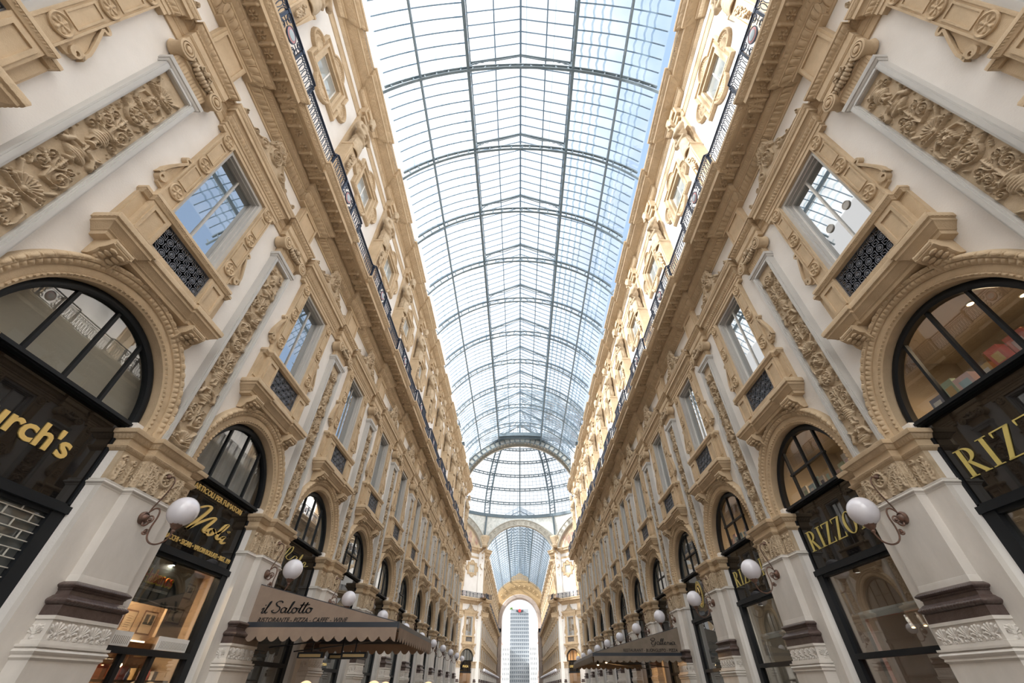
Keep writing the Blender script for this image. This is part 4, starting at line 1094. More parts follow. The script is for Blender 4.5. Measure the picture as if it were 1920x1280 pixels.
# ---- cast iron balustrade (unit centred on a pilaster) -----------------------
def rail_tpl():
    zb = 12.92; z0, z1 = 12.93, 13.74
    path = [(-P / 2, .86), (-1.41, .86), (-1.36, .90), (-1.32, 1.0), (1.32, 1.0), (1.36, .90), (1.41, .86), (P / 2, .86)]
    def along(n):
        p = np.array(path); d = np.r_[0, np.cumsum(np.linalg.norm(np.diff(p, axis=0), axis=1))]; q = np.linspace(0, d[-1], n)
        return np.stack([np.interp(q, d, p[:, 0]), np.interp(q, d, p[:, 1])], 1)
    tr = MB(); A = along(70)
    for z, r in ((z1, .035), (z1 - .10, .014), (z0 + .06, .022)): tr.tube([(x, y, z) for x, y in A], r, 6)
    pos_ = []
    for x in (-.46, .46, -1.36, 1.36):
        po = MB(); pos_.append(po)
        y = 1.0 if abs(x) < 1 else .93
        po.box(x - .035, x + .035, y - .035, y + .035, z0, z1); po.box(x - .05, x + .05, y - .05, y + .05, z1 - .14, z1 - .06)
    bas = [MB(), MB()]; xs = [x for x in np.arange(-P / 2 + .07, P / 2, .142) if abs(x) > .50]
    for x in xs:       # looped balusters
        ba = bas[x > 0]
        y = 1.0 if abs(x) < 1.33 else .86
        q = [(x + .052 * math.sin(t) * (1 + .25 * math.cos(t)), y, z0 + .33 + .25 * math.cos(t)) for t in np.linspace(0, 2 * PI, 14, endpoint=False)]
        ba.tube(q, .013, 5, closed=True); ba.tube([(x, y, z0 + .05), (x, y, z0 + .12)], .016, 5); ba.tube([(x + .05 * math.sin(t), y, z1 - .155 + .05 * math.cos(t)) for t in np.linspace(0, 2 * PI, 9, endpoint=False)], .012, 5, closed=True)
        ba.ell((x + .071, y, z0 + .58), (.026, .02, .04), 6, 5)
    me = MB(); 
    for r in (.215, .245): me.ribbon([(r * .8 * math.cos(t), z0 + .40 + r * math.sin(t)) for t in np.linspace(0, 2 * PI, 26)], .022, .985, 1.015)
    for sx in (-1, 1):
        for sz in (-1, 1):
            for r in (.09, .05): me.ribbon([(sx * (.31 + r * math.cos(t)), z0 + .40 + sz * .22 + r * math.sin(t)) for t in np.linspace(0, 2 * PI, 14)], .018, .99, 1.01)
        me.ribbon([(sx * .22, z0 + .40), (sx * .42, z0 + .40)], .018, .99, 1.01); me.ribbon([(sx * .40, z0 + .1), (sx * .3, z0 + .4), (sx * .4, z0 + .68)], .018, .99, 1.01)
    d1 = MB().lathe([(.185, 0), (.185, .025), (.14, .03)], (0, .99, z0 + .40), axis=1, n=24); d2 = MB().lathe([(.135, 0), (.13, .035), (.02, .04)], (0, .995, z0 + .40), axis=1, n=24)
    return ('balustrade', zb, [('rails', tr.mesh('rails', 'iron', zb)), *[('post', q.mesh('post', 'iron', zb)) for q in pos_], ('loops', bas[0].mesh('loops', 'iron', zb)), ('loops', bas[1].mesh('loops', 'iron', zb)),
                               ('medallion', me.mesh('medallion', 'iron', zb), None, [('pink_rim', d1.mesh('pink_rim', 'pink', zb)), ('blue_disc', d2.mesh('blue_disc', 'paleblue', zb))])])

# ---- attic window surround --------------------------------------------------
def attic_tpl():
    zb = 16.2; b0 = -.25; s_ = MB(); zc = 17.9
    h = HF(-1.72, 1.72, 16.05, 19.75, .017); U, Z = np.meshgrid(h.u, h.z)
    def rect(cx, cz, a, b): return np.maximum(abs(U - cx) - a, abs(Z - cz) - b)
    def circ(cx, cz, r): return np.hypot(U - cx, Z - cz) - r
    d = rect(0, zc, 1.15, 1.08)
    for cx, cz, r in ((1.1, zc, .50), (-1.1, zc, .50), (0, zc + .95, .55), (0, zc - .95, .55)): d = np.minimum(d, circ(cx, cz, r))
    d = np.minimum(d, rect(0, zc, 1.05, 1.0))
    hole = rect(0, zc, .82, .77)
    h.h = np.where((d < 0) & (hole > 0), .07, 0)
    h.h += np.where((d < 0) & (d > -.10), .08 * np.sqrt(np.clip(1 - ((d + .05) / .055) ** 2, 0, 1)), 0)
    h.h += np.where((d < -.13) & (d > -.19), .03 * (np.sin((U + Z) * 60) > -.2), 0)
    h.h += np.where((hole > .02) & (hole < .12), .045, 0)
    for cx, cz, a in ((1.13, zc, 0), (-1.13, zc, PI), (0, zc + 1.05, PI / 2), (0, zc - 1.05, -PI / 2)):
        k = HF(-.3, .3, -.3, .3, .017)
        h.h = np.maximum(h.h, 0); 
        h.palmette(cx - .12 * math.cos(a), cz - .12 * math.sin(a), .34, 9, .10, ang=a, spread=2.4)
    h.add(s_, b0, keep='mask')
    rv = MB()
    for s in (-1, 1):
        x0, x1 = sorted((s * .68, s * .81)); rv.box(x0, x1, b0 - .30, b0 + .03, 17.13, 18.67)
    rv.box(-.7, .7, b0 - .3, b0 + .03, 18.55, 18.67); rv.box(-.7, .7, b0 - .3, b0 + .05, 17.13, 17.23)
    return ('attic_window_surround', zb, [('quatrefoil_frame', s_.mesh('quatrefoil_frame', 'stone', zb)), ('inner_frame', rv.mesh('inner_frame', 'stone', zb))])
def attic_sash():
    zb = 17.2; b0 = -.25; f = MB(); g = MB(); y = b0 - .15
    f.frame(-.70, .70, 17.2, 18.58, .07, y - .02, y + .03); f.box(-.03, .03, y - .02, y + .03, 17.27, 18.51)
    g.box(-.68, .68, y - .01, y, 17.22, 18.56)
    return ('window', zb, [('window_pane', g.mesh('window_pane', 'panelight', zb)), ('sash', f.mesh('sash', 'white', zb))])

# ---- herm statue --------------------------------------------------------------
def remeshed(mb, vox, name, mat, zb, smooth=70):
    me = mb.mesh(name + '_raw', mat, zb); o = bpy.data.objects.new('tmp', me); COL.objects.link(o)
    md = o.modifiers.new('r', 'REMESH'); md.mode = 'VOXEL'; md.voxel_size = vox
    sm_ = o.modifiers.new('s', 'SMOOTH'); sm_.iterations = 2; sm_.factor = .5
    dg = bpy.context.evaluated_depsgraph_get(); m2 = bpy.data.meshes.new_from_object(o.evaluated_get(dg))
    bpy.data.objects.remove(o); m2.name = name
    m2.materials.clear(); m2.materials.append(M[mat])
    m2.polygons.foreach_set('use_smooth', [True] * len(m2.polygons))
    return m2
def herm_tpl(v):
    zb = 12.93; b0 = -.13; f = MB(); p = MB()
    # tapering pedestal
    p.sweep([(-.17, b0), (-.17, b0 + .26), (.17, b0 + .26), (.17, b0)], [(0, 13.3), (.18, 16.9), (.21, 16.92), (.21, 17.02), (-.1, 17.04)])
    p.box(-.30, .30, b0, b0 + .40, 12.93, 13.1); p.box(-.24, .24, b0, b0 + .34, 13.1, 13.35)
    for x0, x1 in ((-.25, -.2), (.2, .25)): p.box(x0, x1, b0 + .3, b0 + .44, 14.6, 16.7)
    fr = MB(); rn = random.Random(v)
    for i in range(34):
        a = rn.uniform(0, 1); fr.ell((rn.uniform(-.13, .13) * (1 - .6 * a), b0 + .46 + rn.uniform(0, .05), 16.5 - 1.0 * a), (.05, .05, .055), 7, 5)
    y = b0 + .26
    # hips in drapery, torso, shoulders
    f.ell((0, y, 16.75), (.36, .27, .55), 16, 12); f.ell((0, y, 17.25), (.33, .25, .42), 16, 12); f.ell((0, y + .02, 17.85), (.37, .24, .48), 16, 12)
    f.ell((0, y + .02, 18.28), (.47, .22, .24), 16, 10); f.ell((-.16, y + .19, 18.12), (.17, .10, .16), 10, 8); f.ell((.16, y + .19, 18.12), (.17, .10, .16), 10, 8)
    f.tube([(0, y + .03, 18.35), (0, y + .12, 18.62), (0, y + .16, 18.80)], [.15, .13, .13], 10)
    hy = y + .22
    f.ell((0, hy, 18.98), (.175, .20, .25), 14, 10); f.ell((0, hy + .19, 18.95), (.035, .05, .07), 8, 6); f.ell((0, hy + .13, 18.82), (.10, .08, .07), 8, 6)
    for s in (-1, 1):
        f.ell((s * .075, hy + .15, 18.88), (.05, .04, .05), 8, 6)
        for i in range(7): f.ell((s * (.15 + .03 * math.sin(i)), hy - .02 + .02 * i, 19.16 - .085 * i), (.075, .09, .07), 8, 6)
        f.ell((s * .08, hy + .13, 19.04), (.06, .06, .03), 8, 5)
    for i in range(7): f.ell(((i - 3) * .055, hy + .05, 19.18 - .01 * abs(i - 3)), (.06, .12, .07), 8, 6)
    if v == 1:
        for i in range(12): f.ell((rn.uniform(-.1, .1), hy + .15, 18.78 - .03 * i), (.05, .06, .05), 7, 5)
    # arms: one folded across, one on the hip
    f.tube([(-.44, y + .05, 18.25), (-.54, y + .12, 17.95), (-.42, y + .30, 17.62), (-.1, y + .36, 17.72), (.1, y + .34, 17.8)], [.13, .12, .105, .085, .07], 9)
    f.tube([(.44, y + .05, 18.25), (.57, y + .05, 17.9), (.50, y + .18, 17.5), (.28, y + .32, 17.35), (.1, y + .34, 17.42)], [.13, .115, .10, .08, .07], 9)
    # folds of cloth
    for i in range(11):
        a = -1.1 + 2.2 * i / 10; x = .36 * math.sin(a); yy = y + .27 * math.cos(a)
        f.tube([(x * .75, yy - .02, 17.25), (x * 1.02, yy + .02, 16.9), (x * 1.05, yy + .02, 16.4), (x * .95, yy, 16.2)], [.025, .04, .045, .03], 6)
    f.tube([(-.38, y + .12, 17.35), (-.1, y + .30, 17.12), (.2, y + .30, 17.2), (.40, y + .1, 17.5), (.3, y - .1, 17.8)], [.06, .085, .085, .07, .04], 8)
    f.tube([(.30, y + .12, 18.4), (.1, y + .28, 18.0), (-.2, y + .28, 17.6), (-.36, y + .1, 17.3)], [.05, .045, .05, .05], 8)
    cap = MB(); cap.box(-.24, .24, b0, b0 + .14, 19.86, 20.08)
    for q_ in f.v: q_[:, 2] += .62; q_[:, 0] *= .84
    fig = remeshed(f, .032, 'figure', 'relief', zb)
    return ('herm_statue', zb, [('figure', fig), ('pedestal', p.mesh('pedestal', 'stone', zb), None, [('fruit_drop', fr.mesh('fruit_drop', 'relief', zb))]), ('cushion_capital', cap.mesh('cushion_capital', 'stone', zb))])

# ---- wall lamp -------------------------------------------------------------------
def lamp_tpl():
    zb = 1.9; D = lambda x: W + x          # measured on the left wall: x is negative
    r = MB(); g = MB(); cu = MB(); ro = MB(); ro2 = MB()
    pt = lambda L_: [(0, 7.2 - a, z) for a, z in L_]
    def sm(pts, n=6):
        P_ = np.array(pts); out = []
        for i in range(len(P_) - 1):
            p0, p1, p2, p3 = P_[max(i - 1, 0)], P_[i], P_[i + 1], P_[min(i + 2, len(P_) - 1)]
            for t in np.linspace(0, 1, n, endpoint=False): out.append(.5 * ((2 * p1) + (-p0 + p2) * t + (2 * p0 - 5 * p1 + 4 * p2 - p3) * t * t + (-p0 + 3 * p1 - 3 * p2 + p3) * t ** 3))
        out.append(P_[-1]); return out
    r.tube(sm(pt([(6.86, 3.12), (6.76, 3.11), (6.70, 3.0), (6.74, 2.8), (6.84, 2.55), (6.86, 2.45)])), .013, 6)
    r.tube(sm(pt([(6.86, 2.47), (6.78, 2.53), (6.69, 2.50), (6.66, 2.38), (6.68, 2.2), (6.66, 2.05), (6.57, 1.95), (6.44, 1.92), (6.31, 1.97), (6.25, 2.08), (6.24, 2.15)])), .015, 7)
    for cx, cz, R, dr_ in ((6.77, 2.33, .075, 1), (6.735, 2.13, .055, -1)):
        r.tube([(0, 7.2 - (cx + R * (1 - t * .75) * math.cos(dr_ * t * 9)), cz + R * (1 - t * .75) * math.sin(dr_ * t * 9)) for t in np.linspace(0, 1, 26)], .013, 6)
        r.ell((0, 7.2 - cx, cz), (.03, .025, .025), 8, 6)
    r.tube(sm(pt([(6.9, 2.33), (6.86, 2.24), (6.8, 2.24), (6.75, 2.30)])), .016, 6)
    ro.lathe([(.11, 0), (.11, .03), (.085, .05), (.075, .035), (.055, .07), (.03, .085), (.005, .09)], (0, .28, 2.36), axis=1, n=20)
    ro2.lathe([(.05, 0), (.05, .04), (.02, .08)], (0, .30, 3.12), axis=1, n=14)
    cu.lathe([(.015, 2.10), (.035, 2.13), (.03, 2.155), (.075, 2.20), (.095, 2.24), (.09, 2.25)], (0, .955, 0), n=18)
    for k in range(8): cu.ell((.088 * math.cos(k * PI / 4), .955 + .088 * math.sin(k * PI / 4), 2.25), (.018, .018, .022), 6, 5)
    g.ell((0, .955, 2.475), (.245, .245, .25), 28, 18)
    return ('wall_lamp', zb, [('globe', g.mesh('globe', 'globe', zb), 'white opal glass globe'), ('bracket', r.mesh('bracket', 'bronze', zb)), ('cup', cu.mesh('cup', 'bronze', zb)), ('wall_rose', ro.mesh('wall_rose', 'bronze', zb)), ('wall_rose', ro2.mesh('wall_rose', 'bronze', zb))])

# ================================================================== set the order up
PIER = pier_tpl(); ARCH = arch_tpl(); SURR = surround_tpl(); SASH = [sash_tpl(i) for i in range(3)]
PILS = [pilaster_full(s) for s in (1, 4, 6)]
ENT = entab_tpls(); RAIL = rail_tpl(); ATT = attic_tpl(); ASASH = attic_sash(); HERM = [herm_tpl(0), herm_tpl(1)]; LAMP = lamp_tpl()
ENTM = {k: v.mesh(k, 'stone' if k not in ('frieze_block',) else 'stone', -H) for k, v in ENT.items()}
TR = [0]
def entablature(anchors, keys, nm):
    TR[0] += 1
    r = tag(empty('trim_%d' % TR[0], (0, 0, 0)), kind='structure')
    for a in anchors:
        for k in keys: obj(k, ENTM[k], r, (a[0], a[1], 0), a[2])
for side, fn in SIDES:
    A = [fn(py(k)) for k in range(-2, 12)]
    entablature(A, ('architrave', 'frieze_block', 'bed_mould'), side); entablature(A, ('corona', 'soffit'), side); entablature(A, ('attic_strip', 'attic_string', 'attic_cornice'), side)
near_n = lambda k: ORD[k]
for side, fn in SIDES:
    for k in range(0, 12):
        y = py(k); n_ = nth(k, side)
        place(PIER, fn(y), ('marble shop-front pier with dark purple base, %s' % nth(k - 1, side)) if k else 'marble shop-front pier beside the camera on the %s, out of frame' % side, 'pier', 'marble piers of the %s arcade' % side)
        place(PILS[(k + (side == 'right')) % 3], fn(y), 'grey-framed upper pilaster carved with arabesques, %s' % n_, 'pilaster', 'carved pilasters of the %s arcade' % side)
        place(HERM[(k + (side == 'right')) % 2], fn(y), 'stone herm statue under the %s cornice, %s' % ('shaded' if side == 'left' else 'sunlit', n_), 'statue', 'herm statues')
        place(RAIL, fn(y), 'blue-black iron balustrade section with round medallion, %s' % n_, 'balustrade', 'balustrade sections of the %s gallery' % side)
        if k >= 1: place(LAMP, fn(y), 'white globe lamp on a curled bronze bracket, %s' % nth(k - 1, side), 'wall lamp', 'globe lamps of the %s arcade' % side)
WN = [0]
def window(tpl, anchor):
    WN[0] += 1
    o = place(tpl, anchor, None, None, None, 'structure'); o.name = 'window_%d' % WN[0]
for side, fn in SIDES:
    for b in range(-1, 11):
        y = by(b); n_ = nth(b + 1, side)
        place(SURR, fn(y), 'ochre stone window surround with scrolled crest and iron-grilled balcony, %s' % n_, 'window surround', 'window surrounds of the %s wall' % side)
        window(SASH[0 if side == 'left' else (2 if b == 0 else 1)], fn(y))
        place(ATT, fn(y), ('quatrefoil stone frame round an attic window, %s' % nth(b, side)) if b >= 0 else 'quatrefoil attic window frame above the camera on the %s' % side, 'window surround', 'attic window surrounds of the %s wall' % side)
        window(ASASH, fn(y))
        if b >= 0: place(ARCH, fn(y), 'carved ochre arch over a shop front, %s' % nth(b, side), 'arch', 'shop arches of the %s arcade' % side)
        else: place(ARCH, fn(y), 'carved ochre arch beside the camera on the %s side' % side, 'arch', 'shop arches of the %s arcade' % side)
# far arm and octagon: the same order, each thing one mesh
fPIER, fPIL, fARCH, fSURR, fATT, fRAIL, fHERM, fLAMP = [flat(t) for t in (PIER, PILS[0], ARCH, SURR, ATT, RAIL, HERM[0], LAMP)]
fS, fA = flat(SASH[0]), flat(ASASH)
def order(anchors_p, anchors_b, where, lamps=True):
    for a in anchors_p:
        place(fPIER, a, 'small pale marble pier %s' % where, 'pier', 'piers %s' % where); place(fPIL, a, 'small carved pilaster %s' % where, 'pilaster', 'pilasters %s' % where)
        place(fHERM, a, 'tiny stone herm under the cornice %s' % where, 'statue', 'herms %s' % where); place(fRAIL, a, 'dark iron balustrade length %s' % where, 'balustrade', 'balustrades %s' % where)
        if lamps: place(fLAMP, a, 'tiny white globe lamp %s' % where, 'wall lamp', 'globe lamps %s' % where)
    for a in anchors_b:
        place(fSURR, a, 'small ochre window surround %s' % where, 'window surround', 'window surrounds %s' % where); place(fATT, a, 'small quatrefoil attic window frame %s' % where, 'window surround', 'attic window frames %s' % where)
        place(fARCH, a, 'small carved shop arch %s' % where, 'arch', 'arches %s' % where); window(fS, a); window(fA, a)
    entablature(anchors_p, ('architrave', 'frieze_block', 'bed_mould', 'corona', 'soffit', 'attic_strip', 'attic_string', 'attic_cornice'), where)
for side, fn in SIDES:
    order([fn(YF0 + .33 + P * i) for i in range(NF + 1)], [fn(ff(i)) for i in range(NF)], 'on the %s of the far arm beyond the dome' % side)
for sx, side in ((-1, 'left'), (1, 'right')):
    order([facet(sx, s * P) for s in (-1.5, -.5, .5, 1.45)], [facet(sx, s * P) for s in (-1, 0, 1)], 'on the far %s wall of the octagon' % side, lamps=False)
# ================================================================== shop fronts
def text_mb(body, shear=0.0, offset=0.0, extrude=.01):
    c = bpy.data.curves.new('t', 'FONT'); c.body = body; c.extrude = extrude; c.shear = shear; c.offset = offset; c.resolution_u = 3
    o = bpy.data.objects.new('t', c); COL.objects.link(o); dg = bpy.context.evaluated_depsgraph_get()
    me = bpy.data.meshes.new_from_object(o.evaluated_get(dg)); bpy.data.objects.remove(o)
    V = np.empty(len(me.vertices) * 3); me.vertices.foreach_get('co', V); V = V.reshape(-1, 3)
    F = [tuple(p.vertices) for p in me.polygons]; bpy.data.meshes.remove(me)
    return V, F
def fit(V, w0, w1, z0, z1):
    """scale flat lettering to a width and height; returns columns (across, height, thickness)"""
    V = V.copy(); lo, hi = V.min(0), V.max(0)
    V[:, 0] = w0 + (V[:, 0] - lo[0]) / (hi[0] - lo[0]) * (w1 - w0); V[:, 1] = z0 + (V[:, 1] - lo[1]) / (hi[1] - lo[1]) * (z1 - z0); return V
def on_wall(V, F, d): return MB().add(np.stack([-V[:, 0], d + V[:, 2], V[:, 1]], 1), F)     # reads left to right from the arcade

def smooth2(pts, n=8):
    P_ = np.array(pts, float); out = []
    for i in range(len(P_) - 1):
        p0, p1, p2, p3 = P_[max(i - 1, 0)], P_[i], P_[i + 1], P_[min(i + 2, len(P_) - 1)]
        for t in np.linspace(0, 1, n, endpoint=False): out.append(.5 * ((2 * p1) + (-p0 + p2) * t + (2 * p0 - 5 * p1 + 4 * p2 - p3) * t * t + (-p0 + 3 * p1 - 3 * p2 + p3) * t ** 3))
    out.append(P_[-1]); return np.array(out)
def strokes_mb(strokes, w, nib=.35, th=.012, ang=.7):
    """handwritten lettering: strokes of (x, y), broad-nib width"""
    m = MB()
    for st in strokes:
        p = smooth2(st) if len(st) > 2 else np.linspace(st[0], st[-1], 6)
        t = np.gradient(p, axis=0); t /= np.linalg.norm(t, axis=1)[:, None] + 1e-9; a = np.arctan2(t[:, 1], t[:, 0])
        ww = w * (nib + (1 - nib) * abs(np.sin(a - ang))); nn = np.stack([-t[:, 1], t[:, 0]], 1) * ww[:, None] / 2
        A, B = p + nn, p - nn
        m.grid([[(A[i][0], A[i][1], -th), (A[i][0], A[i][1], th), (B[i][0], B[i][1], th), (B[i][0], B[i][1], -th)] for i in range(len(p))], wv=True)
        for e, s_ in ((p[0], ww[0]), (p[-1], ww[-1])):
            m.add([(e[0] + s_ * .5 * math.cos(q), e[1] + s_ * .5 * math.sin(q), th) for q in np.linspace(0, 2 * PI, 8, endpoint=False)], [tuple(range(8))])
    return np.concatenate(m.v), m.f
def serif_word(word):
    """tall narrow roman capitals"""
    m = MB(); x = 0
    def q(x0, y0, x1, y1, w, w1=None):
        w1 = w1 or w; m.add([(x0 - w / 2, y0, 0), (x0 + w / 2, y0, 0), (x1 + w1 / 2, y1, 0), (x1 - w1 / 2, y1, 0), (x0 - w / 2, y0, .012), (x0 + w / 2, y0, .012), (x1 + w1 / 2, y1, .012), (x1 - w1 / 2, y1, .012)],
                              [(0, 1, 2, 3), (4, 7, 6, 5), (0, 4, 5, 1), (1, 5, 6, 2), (2, 6, 7, 3), (3, 7, 4, 0)])
    def hb(x0, x1, y, h): q((x0 + x1) / 2, y, (x0 + x1) / 2, y + h, x1 - x0)
    def arc(cx, cy_, rx, ry, a0, a1, tx, ty):
        t = np.linspace(a0, a1, 26)
        m.grid([[(cx + rx * math.cos(a), cy_ + ry * math.sin(a), 0), (cx + rx * math.cos(a), cy_ + ry * math.sin(a), .012), (cx + (rx - tx) * math.cos(a), cy_ + (ry - ty) * math.sin(a), .012), (cx + (rx - tx) * math.cos(a), cy_ + (ry - ty) * math.sin(a), 0)] for a in t], wv=True)
    for ch in word:
        if ch == 'R':
            q(x + .13, 0, x + .13, 1, .11); hb(x, x + .26, 0, .03); hb(x, x + .2, .97, .03); arc(x + .2, .74, .26, .26, PI / 2, -PI / 2, .11, .04); hb(x + .18, x + .22, .97, .03)
            q(x + .24, .5, x + .50, .02, .10, .12); hb(x + .42, x + .6, 0, .03); x += .66
        elif ch == 'I': q(x + .14, 0, x + .14, 1, .11); hb(x, x + .28, 0, .03); hb(x, x + .28, .97, .03); x += .36
        elif ch == 'Z': q(x + .09, .01, x + .44, .99, .12); hb(x + .03, x + .49, .96, .04); hb(x + .02, x + .52, 0, .04); q(x + .045, .80, x + .045, .97, .02, .05); q(x + .50, .02, x + .51, .22, .05, .02); x += .60
        elif ch == 'O': arc(x + .30, .5, .30, .51, 0, 2 * PI, .12, .035); x += .68
        elif ch == 'L': q(x + .14, 0, x + .14, 1, .11); hb(x, x + .28, .97, .03); hb(x, x + .48, 0, .035); q(x + .46, .02, x + .475, .24, .05, .02); x += .54
    return np.concatenate(m.v), m.f

# ---- shared pieces --------------------------------------------------------
ZF0, ZF1 = 2.24, 3.68
def lunette_frame(cross=False, mull=(-.72, 0, .72)):
    f = MB(); n = 36
    f.grid([[(r * math.cos(a), d, ZS - .02 + r * math.sin(a)) for r, d in ((1.46, -.26), (1.46, -.14), (1.50, -.12), (1.55, -.12), (1.61, -.16), (1.61, -.26))] for a in np.linspace(0, PI, n)])
    f.box(-1.58, 1.58, -.27, -.10, ZF1, ZS)
    f.box(-1.5, 1.5, -.10, -.06, ZF1 + .02, ZF1 + .06)
    for u in mull: f.box(u - .028, u + .028, -.24, -.17, ZS, ZS + math.sqrt(1.5 ** 2 - u * u))
    if cross: f.box(-.78, .78, -.24, -.16, 4.40, 4.45)
    return f.mesh('lunette_frame', 'black', -H)
def lunette_glass(mat):
    g = MB(); n = 32
    g.add([(1.5 * math.cos(PI * i / n), -.205, ZS - .03 + 1.5 * math.sin(PI * i / n)) for i in range(n + 1)], [tuple(range(n + 1))])
    return g.mesh('lunette_glass', mat, -H)
def fascia():
    b = MB(); b.box(-1.42, 1.42, -.30, -.20, ZF0, ZF1)
    return b.mesh('fascia_board', 'board', -H)
def fascia_frame():
    f = MB()
    f.box(-1.43, 1.43, -.22, -.165, ZF0 - .02, ZF0 + .03); f.box(-1.43, -1.38, -.22, -.165, ZF0, ZF1); f.box(1.38, 1.43, -.22, -.165, ZF0, ZF1)
    f.box(-1.43, 1.43, -.27, -.10, ZF0 - .12, ZF0 - .01)
    return f.mesh('fascia_frame', 'black', -H)
def front_frame(zc=.54):
    f = MB()
    for s in (-1, 1):
        x0, x1 = sorted((s * 1.20, s * 1.43)); f.box(x0, x1, -.30, -.14, -H, ZF0 - .1)
    f.box(-1.25, 1.25, -.28, -.14, zc - .05, zc + .05); f.box(-1.25, 1.25, -.28, -.16, ZF0 - .18, ZF0 - .1); f.box(-1.25, 1.25, -.3, -.12, -H, -1.2)
    return f.mesh('shop_window_frame', 'black', -H)
def front_glass(mat):
    g = MB(); g.box(-1.22, 1.22, -.235, -.225, -1.2, ZF0 - .15); return g.mesh('shop_window_glass', mat, -H)
def room(mat, depth=2.6, zt=3.6, zb_=-H, wu=2.1):
    r = MB(); y0, y1 = -.46, -depth
    r.quad((-wu, y1, zb_), (wu, y1, zb_), (wu, y1, zt), (-wu, y1, zt)); r.quad((-wu, y0, zt), (wu, y0, zt), (wu, y1, zt), (-wu, y1, zt)); r.quad((-wu, y0, zb_), (wu, y0, zb_), (wu, y1, zb_), (-wu, y1, zb_))
    for s in (-1, 1):
        r.quad((s * wu, y0, zb_), (s * wu, y0, zt), (s * wu, y1, zt), (s * wu, y1, zb_)); r.quad((s * wu, y0, zb_), (s * 1.42, y0, zb_), (s * 1.42, y0, zt), (s * wu, y0, zt))
    return r.mesh('shop_room', mat, -H)
def lamp_light(name, anchor, u, d, z, energy, col=(1, .75, .48), size=.35, rot=None):
    l = bpy.data.lights.new(name, 'AREA'); l.energy = energy; l.color = col; l.size = size
    o = bpy.data.objects.new(name, l); COL.objects.link(o); c, s = math.cos(anchor[2]), math.sin(anchor[2])
    o.location = (anchor[0] + u * c - d * s, anchor[1] + u * s + d * c, z + H); return o

LF = [lunette_frame(), lunette_frame(True)]
LGL = {m: lunette_glass(m) for m in ('shopglass', 'panedark', 'pane')}
FB, FFR, FRM = fascia(), fascia_frame(), front_frame()
FG = {m: front_glass(m) for m in ('shopglass', 'panedark')}
def blind_mesh(mat):
    b = MB()
    if mat == 'curtain':
        G = [[(u, -.42 + .035 * math.sin(u * 26) + .015 * math.sin(u * 61), z) for z in (ZS - .1, 5.4)] for u in np.linspace(-1.55, 1.55, 130)]; b.grid(G)
    else: b.box(-1.6, 1.6, -.45, -.43, ZS - .1, 5.4)
    return b.mesh(mat, mat, -H)
BL = {'blind': blind_mesh('blind'), 'curtain': blind_mesh('curtain')}
def shop(anchor, label, lun='panedark', cross=False, front='panedark', sign=None, group=None, extra=()):
    parts = [('lunette_frame', LF[cross]), ('lunette_glass', LGL[lun]), ('fascia_board', FB, 'glossy black fascia board', sign or []), ('fascia_frame', FFR), ('shop_window_frame', FRM), ('shop_window_glass', FG[front])] + list(extra)
    return place(('shopfront', -H, parts), anchor, label, 'shopfront', group)
def put(name, mb, mat, anchor, label, cat, group=None, zb=0.0, subs=()):
    me = mb.mesh(name, mat, zb); o = obj(name, me, None, (anchor[0], anchor[1], zb + H), anchor[2]); tag(o, label, cat, group)
    for n_, m_, mt_ in subs: obj(n_, m_.mesh(n_, mt_, zb), o)
    return o
def struct(name, me, anchor): return tag(obj(name, me, None, (anchor[0], anchor[1], 0), anchor[2]), kind='structure')
# (meshes built with zb = -H sit on the ground: their object origin is the ground)

def grid_lunette_blank(anchor): pass

# ---- left side -----------------------------------------------------------------
# first: black fascia with gilt display lettering over a brick-pattern grille
V, F_ = text_mb("Church's", offset=.022); V = fit(V, -1.15, .86, 2.78, 3.16)
sg = [('gilt_lettering', on_wall(V, F_, -.19).mesh('gilt_lettering', 'gold', -H), 'gilt lettering')]
gr = MB(); bw, bh = .41, .115
for r_ in range(int((2.12 + H) / bh)):
    z = 2.12 - r_ * bh; gr.box(-1.2, 1.2, -.205, -.185, z - .006, z + .006)
    for c in range(-4, 5):
        u = c * bw + (bw / 2 if r_ % 2 else 0)
        if abs(u) < 1.2: gr.box(u - .006, u + .006, -.205, -.185, z - bh, z)
bk = MB().box(-1.21, 1.21, -.222, -.212, -1.2, 2.1)
L0 = left(by(0))
shop(L0, "black shopfront of the first bay on the left with gilt display lettering and brick-pattern grille", 'shopglass', False, 'panedark', sg,
     extra=[('brick_grille', gr.mesh('brick_grille', 'grout', -H), 'pale brick-pattern grille'), ('lunette_blind', BL['blind'], 'pale roller blind')])
br_ = MB()
for i, (z0, z1) in enumerate(((1.15, 1.45), (.75, .98), (.2, .5))): br_.box(-1.2, -.2 - .2 * i, -.208, -.203, z0, z1)
# second: tobacconist
L1 = left(by(1))
NOLI = [[(0, .0), (.10, .30), (.22, .62), (.30, .88), (.30, 1.0), (.20, .97), (.05, .80)], [(0, .0), (.12, .22), (.30, .50), (.46, .70), (.53, .72), (.50, .58), (.42, .36), (.38, .22), (.40, .14), (.46, .16)],
        [(.60, .36), (.54, .34), (.48, .26), (.48, .16), (.54, .11), (.61, .18), (.63, .28), (.60, .36), (.66, .30), (.74, .30)], [(.74, .30), (.84, .46), (.91, .66), (.93, .74), (.88, .70), (.80, .46), (.76, .22), (.78, .12), (.84, .14), (.90, .22)], [(.90, .22), (.96, .30), (.93, .18), (.92, .08), (.97, .06), (1.03, .12)], [(1.01, .50), (1.03, .54)]]
V1, F1 = strokes_mb(NOLI, .085, .55); V1 = fit(V1, -.66, .86, 2.66, 3.30)
V2, F2 = text_mb('ARTICOLI PER FUMATORI', offset=.004); V2 = fit(V2, -1.02, .98, 3.45, 3.57)
